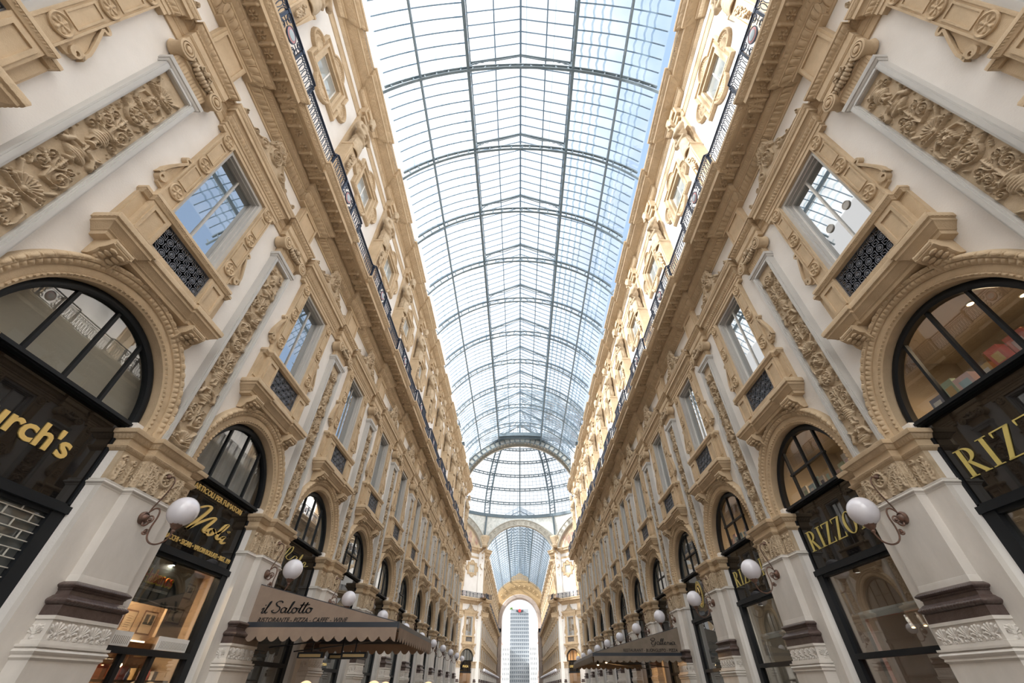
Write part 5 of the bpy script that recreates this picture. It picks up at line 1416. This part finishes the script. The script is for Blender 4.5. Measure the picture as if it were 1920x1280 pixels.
V3, F3 = text_mb('TABACCHI \u2022 SIGARI \u2022 VALORI BOLLATI \u2022 RIST. 199', offset=.004); V3 = fit(V3, -1.28, 1.34, 2.38, 2.48)
sg = [('script_lettering', on_wall(V1, F1, -.185).mesh('script_lettering', 'gold', -H), 'gold handwritten lettering'), ('upper_lettering', on_wall(V2, F2, -.19).mesh('upper_lettering', 'gold', -H)), ('lower_lettering', on_wall(V3, F3, -.19).mesh('lower_lettering', 'gold', -H))]
shop(L1, 'black tobacconist front with gold handwritten name and warm lit window, second bay on the left', 'shopglass', False, 'shopglass', sg, extra=[('net_curtain', BL['curtain'], 'grey net curtain')])
rm = MB()
struct('wall_tobacconist', room('warmwall', 1.65, ZF0 + .3), L1)
# things in the window (local u = minus the distance along the street)
def framed(anchor, u0, u1, z0, z1, d, label, pic='paper', frame='wood', inner=None, shape=None):
    f = MB(); w = .02
    f.box(u0, u1, d, d + .012, z0, z1)
    subs = []
    p = MB().box(u0 + .03, u1 - .03, d + .012, d + .016, z0 + .03, z1 - .03); subs.append(('print', p, pic))
    if inner == 'dark': subs.append(('dark_picture', MB().box(u0 + .07, u1 - .07, d + .016, d + .019, z0 + (z1 - z0) * .42, z1 - .07), 'poster')); subs.append(('cigar', MB().ell(((u0 + u1) / 2, d + .022, z0 + (z1 - z0) * .66), (.03, .004, .09), 10, 6), 'paper'))
    if inner == 'round': subs.append(('round_picture', MB().lathe([((z1 - z0) * .34, 0), ((z1 - z0) * .34, .004)], ((u0 + u1) / 2, d + .016, (z0 + z1) / 2), axis=1, n=24), 'poster')); subs.append(('head', MB().ell(((u0 + u1) / 2 - .03, d + .024, (z0 + z1) / 2), (.07, .004, .09), 12, 8), 'paper'))
    if inner == 'text':
        t_ = MB()
        for i in range(9): t_.box((u0 + u1) / 2 - .08, (u0 + u1) / 2 + .08, d + .016, d + .018, z1 - .12 - .04 * i, z1 - .113 - .04 * i)
        subs.append(('lines_of_print', t_, 'wood'))
    return put('framed_print', f, frame, anchor, label, 'picture', 'framed prints in the tobacconist', z0, subs)
framed(L1, -.46, -.24, .93, 1.22, -1.60, 'small pale framed print on the tobacconist back wall, nearest the pier', inner='text')
framed(L1, -1.03, -.66, .90, 1.36, -1.60, 'tall framed certificate between two prints on the tobacconist back wall', inner='text')
framed(L1, -1.66, -1.22, .95, 1.40, -1.60, 'framed print with a dark picture of a cigar on the tobacconist back wall', inner='dark')
framed(L1, -1.10, -.63, 1.10, 1.39, -.62, 'framed print with a round dark portrait, lower right in the tobacconist window', inner='round')
framed(L1, -1.12, -.66, 1.58, 1.88, -.62, 'framed print with a dark portrait, upper right in the tobacconist window', inner='dark')
pw = MB().box(-1.3, -.60, -.66, -.63, .84, 2.12); pw.box(-.60, -.56, -.68, -.62, .84, 2.12)
struct('wall_display_panel', pw.mesh('wall_display_panel', 'warmwall', -H), L1)
po = MB().box(-.38, 1.12, -.30, -.285, 1.28, 2.11)
V4, F4 = text_mb('Habanos', offset=.03); V4 = fit(V4, -1.02, -.12, 1.60, 1.86)
V5, F5 = text_mb('Habanos', offset=-.005); V5 = fit(V5, -.99, -.15, 1.63, 1.84); V5[:, 2] += .008
V6, F6 = text_mb('DENOMINACI\u00d3N DE ORIGEN PROTEGIDA', offset=.006); V6 = fit(V6, -1.10, -.14, 1.50, 1.555)
hd = MB()
for i in range(7): hd.ribbon([(1.04 - .03 * i + .0, 1.80 + .0), (1.02 - .03 * i, 1.92 + .012 * math.sin(i))], .014, -.283, -.28)
put('tobacco_poster', po, 'poster', L1, 'dark poster with red and yellow lettering behind the tobacconist glass', 'poster', None, 1.28,
    [('yellow_outline', on_wall(V4, F4, -.28), 'yellow'), ('red_lettering', on_wall(V5, F5, -.275), 'redp'), ('small_lettering', on_wall(V6, F6, -.28), 'white'), ('feather_emblem', hd, 'white'), ('leaf_band', MB().ribbon([(1.1, 1.33), (.6, 1.35), (.1, 1.31), (-.36, 1.34)], .02, -.283, -.28), 'greywall')])
st = MB().box(-1.55, 1.0, -1.60, -1.52, .80, .835)
put('light_strip', st, 'strip', L1, 'glowing light strip along the foot of the tobacconist back wall', 'lamp', None, .8)
cb = MB().box(-1.7, 1.7, -1.6, -1.25, -.9, .78)
for i in range(5): cb.box(-1.6 + .66 * i, -1.56 + .66 * i, -1.27, -1.22, -.9, .74)
put('display_cabinet', cb, 'wood', L1, 'dark wooden display cabinet inside the tobacconist', 'cabinet', None, -.9)
for (u0, u1), nm in (((-1.11, -.14), 'right'), ((.60, 1.12), 'left')):
    v = MB().box(u0, u1, -.22, -.20, .60, .82); sl = MB()
    for i in range(int((u1 - u0 - .1) / .045)): sl.box(u0 + .05 + i * .045, u0 + .066 + i * .045, -.201, -.197, .63, .75)
    put('vent_grille', v, 'white', L1, 'white slotted vent panel above the crossbar, %s corner of the tobacconist window' % nm, 'vent', None, .60, [('slots', sl, 'greywall')])
for u, nm in ((.62, 'left'), (-.18, 'right')): put('window_post', MB().box(u - .05, u + .05, -.27, -.17, -H, .5), 'black', L1, 'black %s-hand post under the crossbar of the tobacconist window' % nm, 'window post', None, -H)
shb = MB().box(-1.2, 1.2, -.75, -.35, .10, .13); put('display_shelf', shb, 'wood', L1, 'wooden display shelf behind the lower tobacconist window', 'shelf', None, .1)
rn = random.Random(21)
items = [('red', .50), ('ochre', .38), ('white', .20), ('red', .02), ('navy', -.14), ('ochre', -.34), ('rose', -.52), ('red', -.72), ('white', -.90)]
for i, (c_, u) in enumerate(items):
    w_ = .055 + .03 * rn.random(); hh = .14 + .12 * rn.random(); o_ = MB()
    if i % 3 == 1:
        o_.lathe([(.035, .13), (.035, .13 + hh * .6), (.014, .13 + hh * .78), (.014, .13 + hh)], (u, -.5, 0), n=12); nm = 'bottle'
    else: o_.box(u - w_, u + w_, -.6, -.48, .13, .13 + hh); nm = 'cigar_box'
    lab = {0: 'red and white cigar box', 1: 'ochre bottle', 2: 'small white box', 3: 'red tobacco box', 4: 'dark bottle', 5: 'ochre cigar box', 6: 'rose box', 7: 'reddish bottle', 8: 'white box'}[i]
    put(nm, o_, M['book'][['white', 'sky', 'red', 'navy', 'green', 'ochre', 'rose'].index(c_)], L1, '%s on the tobacconist window shelf, %s item from the left pier' % (lab, ORD[i]), nm.replace('_', ' '), 'goods on the tobacconist shelf', .13)
lamp_light('shop_and_fill_light', L1, .4, -.26, 2.0, 7, (1, .9, .75), .08); put('window_spotlight', MB().lathe([(.03, .12), (.05, .10), (.06, .01), (.05, .005)], (.4, -.26, 2.0), n=14), 'black', L1, 'small black spotlight added to light the dark poster in the tobacconist window', 'lamp', 'added window spotlights', 2.0); lamp_light('shop_and_fill_light', L1, .0, -.9, 2.3, 130, size=.6); lamp_light('shop_and_fill_light', L1, .0, -1.0, .45, 20, size=.3)  # first light and its spotlight housing are added to brighten the poster
# third and the rest of the left side
LET = [('gilt_script', strokes_mb([[(0, .2), (.2, .9), (.35, 1), (.3, .6), (.1, .1), (.3, 0), (.5, .3)], [(.5, .3), (.6, .5), (.75, .45), (.65, .15), (.85, .1)], [(.85, .1), (1.0, .5), (1.05, .9), (.95, .5), (1.0, .1), (1.2, .2)], [(1.2, .2), (1.3, .45), (1.4, .4), (1.35, .1), (1.6, .3)]], .05))]
Vs, Fs = LET[0][1]; Vs = fit(Vs, -.9, .9, 3.1, 3.5)
shop(left(by(2)), 'black shopfront with a faint gilt script, third bay on the left, above the awning', 'pane', False, 'panedark', [('gilt_script', on_wall(Vs, Fs, -.195).mesh('gilt_script', 'goldp', -H))])
for b in range(3, 11):
    shop(left(by(b)), 'dark glazed shopfront under the arch, %s' % nth(b, 'left'), 'panedark', b % 2 == 1, 'panedark', group='plain shopfronts on the left')
shop(left(by(-1)), 'dark glazed shopfront beside the camera on the left', group='plain shopfronts on the left')

# ---- right side: bookshop over three bays ------------------------------------------
WORD = serif_word('RIZZOLI'); WV = fit(WORD[0], -1.24, 1.27, 2.63, 3.09)
RZ = on_wall(WV, WORD[1], -.195).mesh('gold_capitals', 'goldp', -H)
ROOMU = None
def upper_room(anchor, wood=True):
    r = MB(); wu = 2.2; y0, y1 = -.46, -2.9; za, zt = ZF1 - .02, 5.75
    r.quad((-wu, y1, za), (wu, y1, za), (wu, y1, zt), (-wu, y1, zt)); r.quad((-wu, y0, zt), (wu, y0, zt), (wu, y1, zt), (-wu, y1, zt)); r.quad((-wu, y0, za), (wu, y0, za), (wu, y1, za), (-wu, y1, za))
    for s in (-1, 1): r.quad((s * wu, y0, za), (s * wu, y0, zt), (s * wu, y1, zt), (s * wu, y1, za))
    return struct('wall_bookshop_upper', r.mesh('wall_bookshop_upper', 'greywall', -H), anchor)
BOOKS_C = ['white', 'sky', 'red', 'navy', 'green', 'ochre', 'rose']
BPICK = BOOKS_C + ['white', 'white', 'white', 'rose', 'sky']
CN = {'white': 'white', 'sky': 'pale blue', 'red': 'red', 'navy': 'dark blue', 'green': 'green', 'ochre': 'ochre', 'rose': 'pink'}
def books(anchor, where, n, seed, u0=-1.15, u1=1.2, boxes=False):
    rn = random.Random(seed)
    for i in range(n):
        u = u0 + (u1 - u0) * (i + .5) / n; c_ = rn.choice(BPICK if i else ['white']); w = (u1 - u0) / n * rn.uniform(.32, .46); hh = rn.uniform(.26, .46)
        o_ = MB()
        if boxes: hh = rn.uniform(.22, .42); 
        lean = rn.uniform(-.04, .04); d0 = -.44 - rn.uniform(0, .08)
        o_.prism([(u - w, ZS + .02), (u + w, ZS + .02), (u + w + lean, ZS + .02 + hh), (u - w + lean, ZS + .02 + hh)], d0, d0 + (.16 if boxes else .04))
        lb = MB().prism([(u - w * .6, ZS + .02 + hh * .25), (u + w * .6, ZS + .02 + hh * .25), (u + w * .6 + lean * .6, ZS + .02 + hh * .7), (u - w * .6 + lean * .6, ZS + .02 + hh * .7)], d0 + (.161 if boxes else .041), d0 + (.164 if boxes else .044))
        put('book', o_, M['book'][BOOKS_C.index(c_)], anchor, '%s book in the %s bookshop lunette, %s from the camera end' % (CN[c_], where, ORD[i]), 'book', 'books in the %s lunette' % where, ZS + .02,
            [('cover_picture', lb, M['book'][BOOKS_C.index(rn.choice([x for x in BOOKS_C if x != c_]))])])
def bookcase(anchor, u0, u1, where):
    s = MB(); 
    for u in (u0, u1): s.box(u - .03, u + .03, -2.6, -2.2, ZS, 5.2)
    for k in range(5): s.box(u0, u1, -2.6, -2.2, ZS + .05 + .30 * k, ZS + .08 + .30 * k)
    s.box(u0, u1, -2.62, -2.6, ZS, 5.2)
    put('bookcase', s, 'wood', anchor, 'wooden bookcase glowing orange behind the %s bookshop lunette' % where, 'bookcase', None, ZS)
def downlight(anchor, u, d, z, label):
    b = MB().lathe([(.07, .02), (.07, 0), (.06, 0)], (u, d, z), n=16); e = MB().lathe([(.055, 0), (.05, -.004)], (u, d, z), n=16)
    put('downlight', b, 'white', anchor, label, 'lamp', 'bookshop downlights', z, [('bulb', e, 'lamp')])
for b, where in ((0, 'first'), (1, 'second'), (2, 'third')):
    A_ = right(by(b))
    shop(A_, 'bookshop front with tall gold capitals on black, %s bay on the right' % where, 'shopglass', b > 0, 'shopglass', [('gold_capitals', RZ, 'tall gold serif capitals')])
    upper_room(A_); struct('wall_bookshop', room('greywall', 2.8, ZF1 - .1), A_)
    bookcase(A_, .35, 1.15, where); books(A_, where, 9 if b else 7, 40 + b, boxes=b == 0)
    downlight(A_, .08, -1.3, 5.55, 'round glowing downlight in the %s bookshop lunette, nearer the glass' % where); downlight(A_, -.15, -2.1, 5.55, 'round glowing downlight in the %s bookshop lunette, deeper inside' % where)
    lamp_light('shop_and_fill_light', A_, .1, -1.5, 5.5, 38, size=.5); lamp_light('shop_and_fill_light', A_, .75, -1.9, 4.9, 40, (1, .6, .25), .3)
    # lower window
    f = MB()
    for x0, x1, z0, z1 in ((-1.38, .80, 1.16, 1.30), (.68, .80, -1.2, 1.16)): f.box(x0, x1, -.40, -.32, z0, z1)
    put('display_stand', f, 'white', A_, 'white rectangular display stand inside the lower window, %s bookshop bay' % where, 'display stand', 'white display stands', -1.2)
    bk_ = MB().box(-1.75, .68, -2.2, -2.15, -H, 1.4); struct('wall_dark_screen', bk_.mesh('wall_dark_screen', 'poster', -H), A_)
    for j, (u, z) in enumerate(((-.52, 1.50 + .35), (-1.2, 1.50 + .35))): downlight(A_, u, -1.4, 3.3, 'downlight over the white frame in the %s bookshop bay, %s one' % (where, ('nearer', 'farther')[1 - j]))
    for j, u in enumerate((.28, -.05)):
        sp = MB(); sp.tube([(u, -.95, 1.14), (u - .07, -.93, .98)], .035, 10); sp.box(u - .02, u + .02, -.97, -.93, 1.12, 1.2); e = MB().ell((u - .073, -.93, .968), (.03, .03, .012), 10, 6)
        put('spotlight', sp, 'white' if b == 0 or b == 1 and j == 0 else 'greywall', A_, 'small tilted spotlight under the white frame, %s bookshop bay, %s one' % (where, ('left', 'right')[j]), 'lamp', 'bookshop spotlights', 1.0, [('bulb', e, 'lamp')])
    lamp_light('shop_and_fill_light', A_, .2, -.29, 1.98, 24, (1, .97, .92), .08)  # added light to brighten the display stand; its housing is added too
    put('window_spotlight', MB().lathe([(.03, .12), (.05, .10), (.06, .01), (.05, .005)], (.2, -.29, 1.98), n=14), 'black', A_, 'small black spotlight added at the top of the lower window, %s bookshop bay' % where, 'lamp', 'added window spotlights', 1.98)
    lamp_light('shop_and_fill_light', A_, 0, -.62, 3.2, 35, (1, .80, .58), .8)
A1_ = right(by(1))
shf = MB().box(-1.2, -.45, -1.1, -.8, .20, .24); shf.box(-1.2, -.45, -1.1, -.8, -.25, -.21); shf.box(-.47, -.43, -1.1, -.8, -H, .9)
put('book_shelf', shf, 'redlight', A1_, 'red-lit shelf in the lower window of the second bookshop bay', 'shelf', None, -.25)
for i, c_ in enumerate(('ochre', 'rose', 'navy', 'ochre', 'red')):
    u = -.56 - .15 * i; put('book', MB().box(u - .055, u + .055, -.98, -.95, .24, .44 + .02 * (i % 2)), M['book'][BOOKS_C.index(c_)], A1_, '%s book on the red-lit shelf, %s from the left' % (CN[c_], ORD[i]), 'book', 'books on the red-lit shelf', .24)
# fourth bay: oval wreath emblem
em = MB()
for r in (.46, .42): em.ribbon([(r * .72 * math.cos(t), 2.98 + r * math.sin(t)) for t in np.linspace(0, 2 * PI, 40)], .02, -.20, -.185)
wr = MB()
for i in range(26):
    t = 2 * PI * i / 26; x, z = .24 * math.cos(t), 2.98 + .35 * math.sin(t); wr.ell((x, -.19, z), (.03, .01, .045), 7, 5)
wr.tube([(0, -.19, 2.70), (.05, -.19, 2.95), (-.05, -.19, 3.05), (.02, -.19, 3.22)], .02, 6)
shop(right(by(3)), 'dark shopfront with an oval gilt wreath emblem, fourth bay on the right', 'panedark', True, 'panedark', [('oval_ring', em.mesh('oval_ring', 'goldp', -H)), ('wreath', wr.mesh('wreath', 'gold', -H))])
for b in range(4, 11): shop(right(by(b)), 'dark glazed shopfront under the arch, %s' % nth(b, 'right'), 'panedark', b % 2 == 0, 'panedark', group='plain shopfronts on the right')
shop(right(by(-1)), 'dark glazed shopfront beside the camera on the right', group='plain shopfronts on the right')
# far arm and octagon: one mesh each
FS_ = flat(('shopfront', -H, [('lunette_frame', LF[0]), ('lunette_glass', LGL['panedark']), ('fascia_board', FB), ('fascia_frame', FFR), ('shop_window_frame', FRM), ('shop_window_glass', FG['panedark'])]))
for side, fn in SIDES:
    for i in range(NF): place(FS_, fn(ff(i)), 'small dark shopfront on the %s of the far arm beyond the dome' % side, 'shopfront', 'far shopfronts on the %s' % side)
for sx, side, word in ((-1, 'left', 'PRADA'), (1, 'right', 'LOUIS VUITTON')):
    for s in (-1, 0, 1):
        A_ = facet(sx, s * P)
        V, F_ = text_mb(word, offset=.02); V = fit(V, -.62 if sx < 0 else -1.0, .62 if sx < 0 else 1.0, 2.8, 3.12)
        where = ('outer', 'middle', 'inner')[s + 1]
        shop(A_, 'black shopfront with small gold capitals on the far %s octagon wall, %s bay' % (side, where), 'panedark' if sx < 0 else 'shopglass', False, 'shopglass', [('gold_capitals', on_wall(V, F_, -.19).mesh('gold_capitals', 'gold', -H))])
        struct('wall_shop_room', room('warmwall', 2.4, 5.4), A_)
    lamp_light('shop_and_fill_light', facet(sx, P), 0, -1.3, 5.2, 160, size=1.0)

# ---- awnings -------------------------------------------------------------------------
def scallop(m, a, b, z0, z1, n, outw, th=.01):
    """hanging valance between plan points a and b"""
    a = np.array(a, float); b = np.array(b, float); N_ = n * 8; ow = np.array(outw, float) * th
    G = []
    for i in range(N_ + 1):
        q = i / N_; p = a + (b - a) * q; zz = z1 + (z0 - z1) * (.62 + .38 * abs(math.sin(PI * q * n + PI / 2)) ** .8)
        G.append([(p[0], p[1], z1), (p[0], p[1], zz), (p[0] + ow[0], p[1] + ow[1], zz), (p[0] + ow[0], p[1] + ow[1], z1)])
    m.grid(G, wv=True)
def awning(sx, ya, yb, xo, zt, zf, zv, mat, label, words, script, bulbs):
    """sx: side; ya..yb along the arcade; xo outer edge; zt wall height, zf frame, zv valance foot"""
    X = lambda x: sx * x; wl = 6.98
    r = empty('awning', (sx * wl, ya, H)); tag(r, label, 'awning')
    org = np.array([sx * wl, ya, 0])
    def part(name, m, mt, parent=r): return obj(name, m.mesh(name, mt, 0, fn=lambda V: V - org), parent)
    c = MB(); hipy = 1.0
    c.quad((X(wl), ya, zt), (X(xo), ya, zf), (X(wl), ya, zf))
    c.quad((X(wl), yb, zt), (X(xo), yb, zf), (X(wl), yb, zf))
    n = 12; G = []
    for i in range(n + 1):
        q = i / n; G.append([(X(wl + (xo - wl) * q), y, zt + (zf - zt) * q - .05 * math.sin(PI * q)) for y in np.linspace(ya, yb, 9)])
    c.grid(G); part('canopy', c, mat)
    f = MB()
    for y in (ya, yb): f.bar((X(wl), y, zf - .05), (X(xo), y, zf - .05), .07, .12)
    f.bar((X(xo), ya, zf - .05), (X(xo), yb, zf - .05), .07, .12)
    for y in (ya + .02, yb): f.bar((X(wl), y, zt), (X(xo), y, zf), .035, .035)
    for y in np.linspace(ya, yb, 4)[1:-1]: f.bar((X(wl), y, zt - .06), (X(xo), y, zf - .06), .03, .03); f.bar((X(wl), y, zf - .4), (X(xo + 1), y, zf - .1), .03, .03)
    part('frame', f, 'navy')
    v = MB()
    scallop(v, (X(wl), ya - .04), (X(xo), ya - .04), zv, zf - .10, 14, (0, -1)); scallop(v, (X(xo - .04), ya), (X(xo - .04), yb), zv, zf - .10, int((yb - ya) * 3.4), (-sx, 0)); scallop(v, (X(wl), yb), (X(xo), yb), zv, zf - .10, 14, (0, 1))
    part('valance', v, mat)
    for nm, (V, F_), x0, x1, z0, z1 in words + script:
        V = fit(V, min(x0, x1), max(x0, x1), z0, z1); m = MB().add(np.stack([V[:, 0], ya - .012 - V[:, 2] * .4, V[:, 1]], 1), F_); part(nm, m, 'black')
    h = MB()
    for (x, y, z) in bulbs: pass
    return r
def lw(st): return strokes_mb(st, .085, .5)
IL = [[(.02, .30), (.10, .42), (.12, .30), (.06, .05), (.12, .0), (.2, .12)], [(.17, .62), (.18, .66)], [(.2, .12), (.36, .62), (.44, .96), (.36, .84), (.28, .40), (.24, .08), (.32, .0), (.38, .08)],
      [(1.12, .86), (1.06, .98), (.88, .98), (.76, .82), (.84, .62), (1.02, .48), (1.04, .24), (.88, .04), (.70, .06), (.62, .18), (.72, .24)],
      [(1.40, .40), (1.28, .46), (1.16, .30), (1.18, .08), (1.30, .04), (1.42, .24), (1.46, .42), (1.42, .16), (1.46, .02), (1.56, .10)], [(1.56, .10), (1.72, .60), (1.80, .94), (1.72, .84), (1.64, .40), (1.60, .08), (1.68, .0), (1.78, .12)],
      [(2.0, .42), (1.88, .42), (1.80, .24), (1.86, .04), (2.0, .04), (2.08, .24), (2.0, .42), (2.10, .36), (2.20, .40)], [(2.20, .10), (2.30, .50), (2.40, .88)], [(2.40, .88), (2.30, .50), (2.24, .10), (2.32, .02), (2.42, .12)], [(2.42, .12), (2.52, .5), (2.62, .88), (2.52, .5), (2.46, .10), (2.54, .02), (2.64, .14)], [(2.22, .66), (2.44, .68), (2.74, .72)],
      [(2.84, .42), (2.72, .42), (2.64, .24), (2.70, .04), (2.84, .04), (2.92, .24), (2.84, .42), (2.98, .36)]]
awning(-1, 12.4, 17.25, 3.12, 2.11, 1.27, .88, 'taupe', 'taupe awning with black script lettering and scalloped edge on the left',
       [('small_lettering', text_mb("RISTORANTE - PIZZA - CAFFE' - WINE", shear=.25), -6.68, -4.42, 1.275, 1.38)], [('script_lettering', lw(IL), -6.68, -5.36, 1.46, 1.74)], [])
GA = [[(.50, .80), (.42, .96), (.22, .96), (.10, .76), (.20, .60), (.36, .62)], [(.50, .80), (.36, .50), (.20, .46), (.10, .26), (.18, .06), (.36, .06), (.48, .26), (.50, .44), (.44, .0), (.30, -.18), (.12, -.14)],
      [(.82, .40), (.70, .44), (.62, .24), (.68, .04), (.80, .10), (.88, .40), (.84, .10), (.92, .04)], [(.92, .04), (1.04, .5), (1.12, .9), (1.02, .7), (1.0, .1), (1.08, .04)], [(1.08, .04), (1.2, .5), (1.28, .9), (1.18, .7), (1.16, .1), (1.24, .04)],
      [(1.24, .04), (1.40, .26), (1.44, .40), (1.34, .38), (1.30, .16), (1.40, .02), (1.54, .12)], [(1.54, .12), (1.62, .42), (1.68, .34), (1.76, .36), (1.74, .12), (1.82, .06)], [(1.82, .06), (1.92, .40), (1.90, .10), (1.98, .06)], [(1.95, .58), (1.96, .62)], [(2.20, .40), (2.08, .44), (2.0, .24), (2.06, .04), (2.18, .10), (2.26, .40), (2.22, .10), (2.34, .08)]]
awning(1, 21.95, 30.0, 3.10, 2.08, 1.17, .85, 'taupe2', 'grey-brown awning with script lettering and scalloped edge on the right',
       [('small_lettering', text_mb('RESTAURANT - BUONGUSTO - PIZZA', shear=.15), 4.4, 6.73, 1.215, 1.32)], [('script_lettering', strokes_mb(GA, .06, .35), 5.64, 6.72, 1.40, 1.70)], [])
# lamps and heaters under the awnings
def globe_post(x, y, zc, r, label):
    p = MB().tube([(x, y, -H), (x, y, zc - r)], .03, 8); p.lathe([(.14, -H), (.12, -H + .06), (.04, -H + .1)], (x, y, 0), n=14)
    g = MB().ell((x, y, zc), (r, r, r), 20, 14)
    o = empty('globe_floor_lamp', (x, y, 0)); tag(o, label, 'lamp', 'warm globe lamps under the awnings')
    sh_ = lambda V: V - np.array([x, y, 0]); obj('post', p.mesh('post', 'iron', -H, fn=sh_), o); obj('lit_globe', g.mesh('lit_globe', 'softlamp', -H, fn=sh_), o)
for (x, y), nm in (((-6.01, 14.8), 'leftmost'), ((-4.12, 14.8), 'second from left'), ((-4.35, 17.0), 'third from left'), ((-2.98, 17.0), 'rightmost')):
    globe_post(x, y, -.03, .21, 'warm glowing globe lamp at the bottom edge under the left awning, %s' % nm)
def heater(x, y, z, label):
    b = MB().box(x - .32, x + .32, y - .06, y + .06, z - .05, z + .07); b.bar((x, y, z + .05), (x, y, 1.27 + .84 * (-x - 3.12) / 3.86 - .05), .03)
    o = obj('patio_heater', b.mesh('patio_heater', 'black', z, fn=lambda V: V - np.array([x, y, 0])), None, (x, y, z + H)); tag(o, label, 'heater', 'heaters under the left awning')
    obj('heating_bar', MB().box(x - .27, x + .27, y - .075, y - .06, z - .03, z + .03).mesh('heating_bar', 'ochreheat', z, fn=lambda V: V - np.array([x, y, 0])), o)
M['ochreheat'] = nmat('brushed_reflector', (.45, .33, .16), .4, metal=.4)
heater(-5.35, 13.0, .64, 'black slatted heater hanging under the left awning, nearer the wall'); heater(-4.25, 13.0, .64, 'black slatted heater hanging under the left awning, middle one'); heater(-4.9, 13.9, .66, 'black heater deeper under the left awning')
for i, (x, y, z) in enumerate(((3.35, 22.6, .80), (3.72, 22.6, .88))):
    b = MB().tube([(x, y, z), (x + .03, y + .02, z + .14)], [.05, .03], 10); o = obj('spotlight', b.mesh('spotlight', 'black', z, fn=lambda V: V - np.array([x, y, 0])), None, (x, y, z + H)); tag(o, 'small glowing spotlight under the right awning, %s' % ('outer one', 'inner one')[i], 'lamp', 'awning spotlights')
    obj('bulb', MB().ell((0, 0, -.01), (.045, .045, .02), 10, 6).mesh('bulb', 'lamp', 0), o)
for (x, y, z, e) in ((3.9, 24.0, .9, 40), (5.2, 26.0, .9, 50), (-5.0, 15.0, .8, 7)):
    l = bpy.data.lights.new('awning_lamp', 'POINT'); l.energy = e; l.color = (1, .55, .22); l.shadow_soft_size = .08; o = bpy.data.objects.new('awning_lamp', l); COL.objects.link(o); o.location = (x, y, z + H)
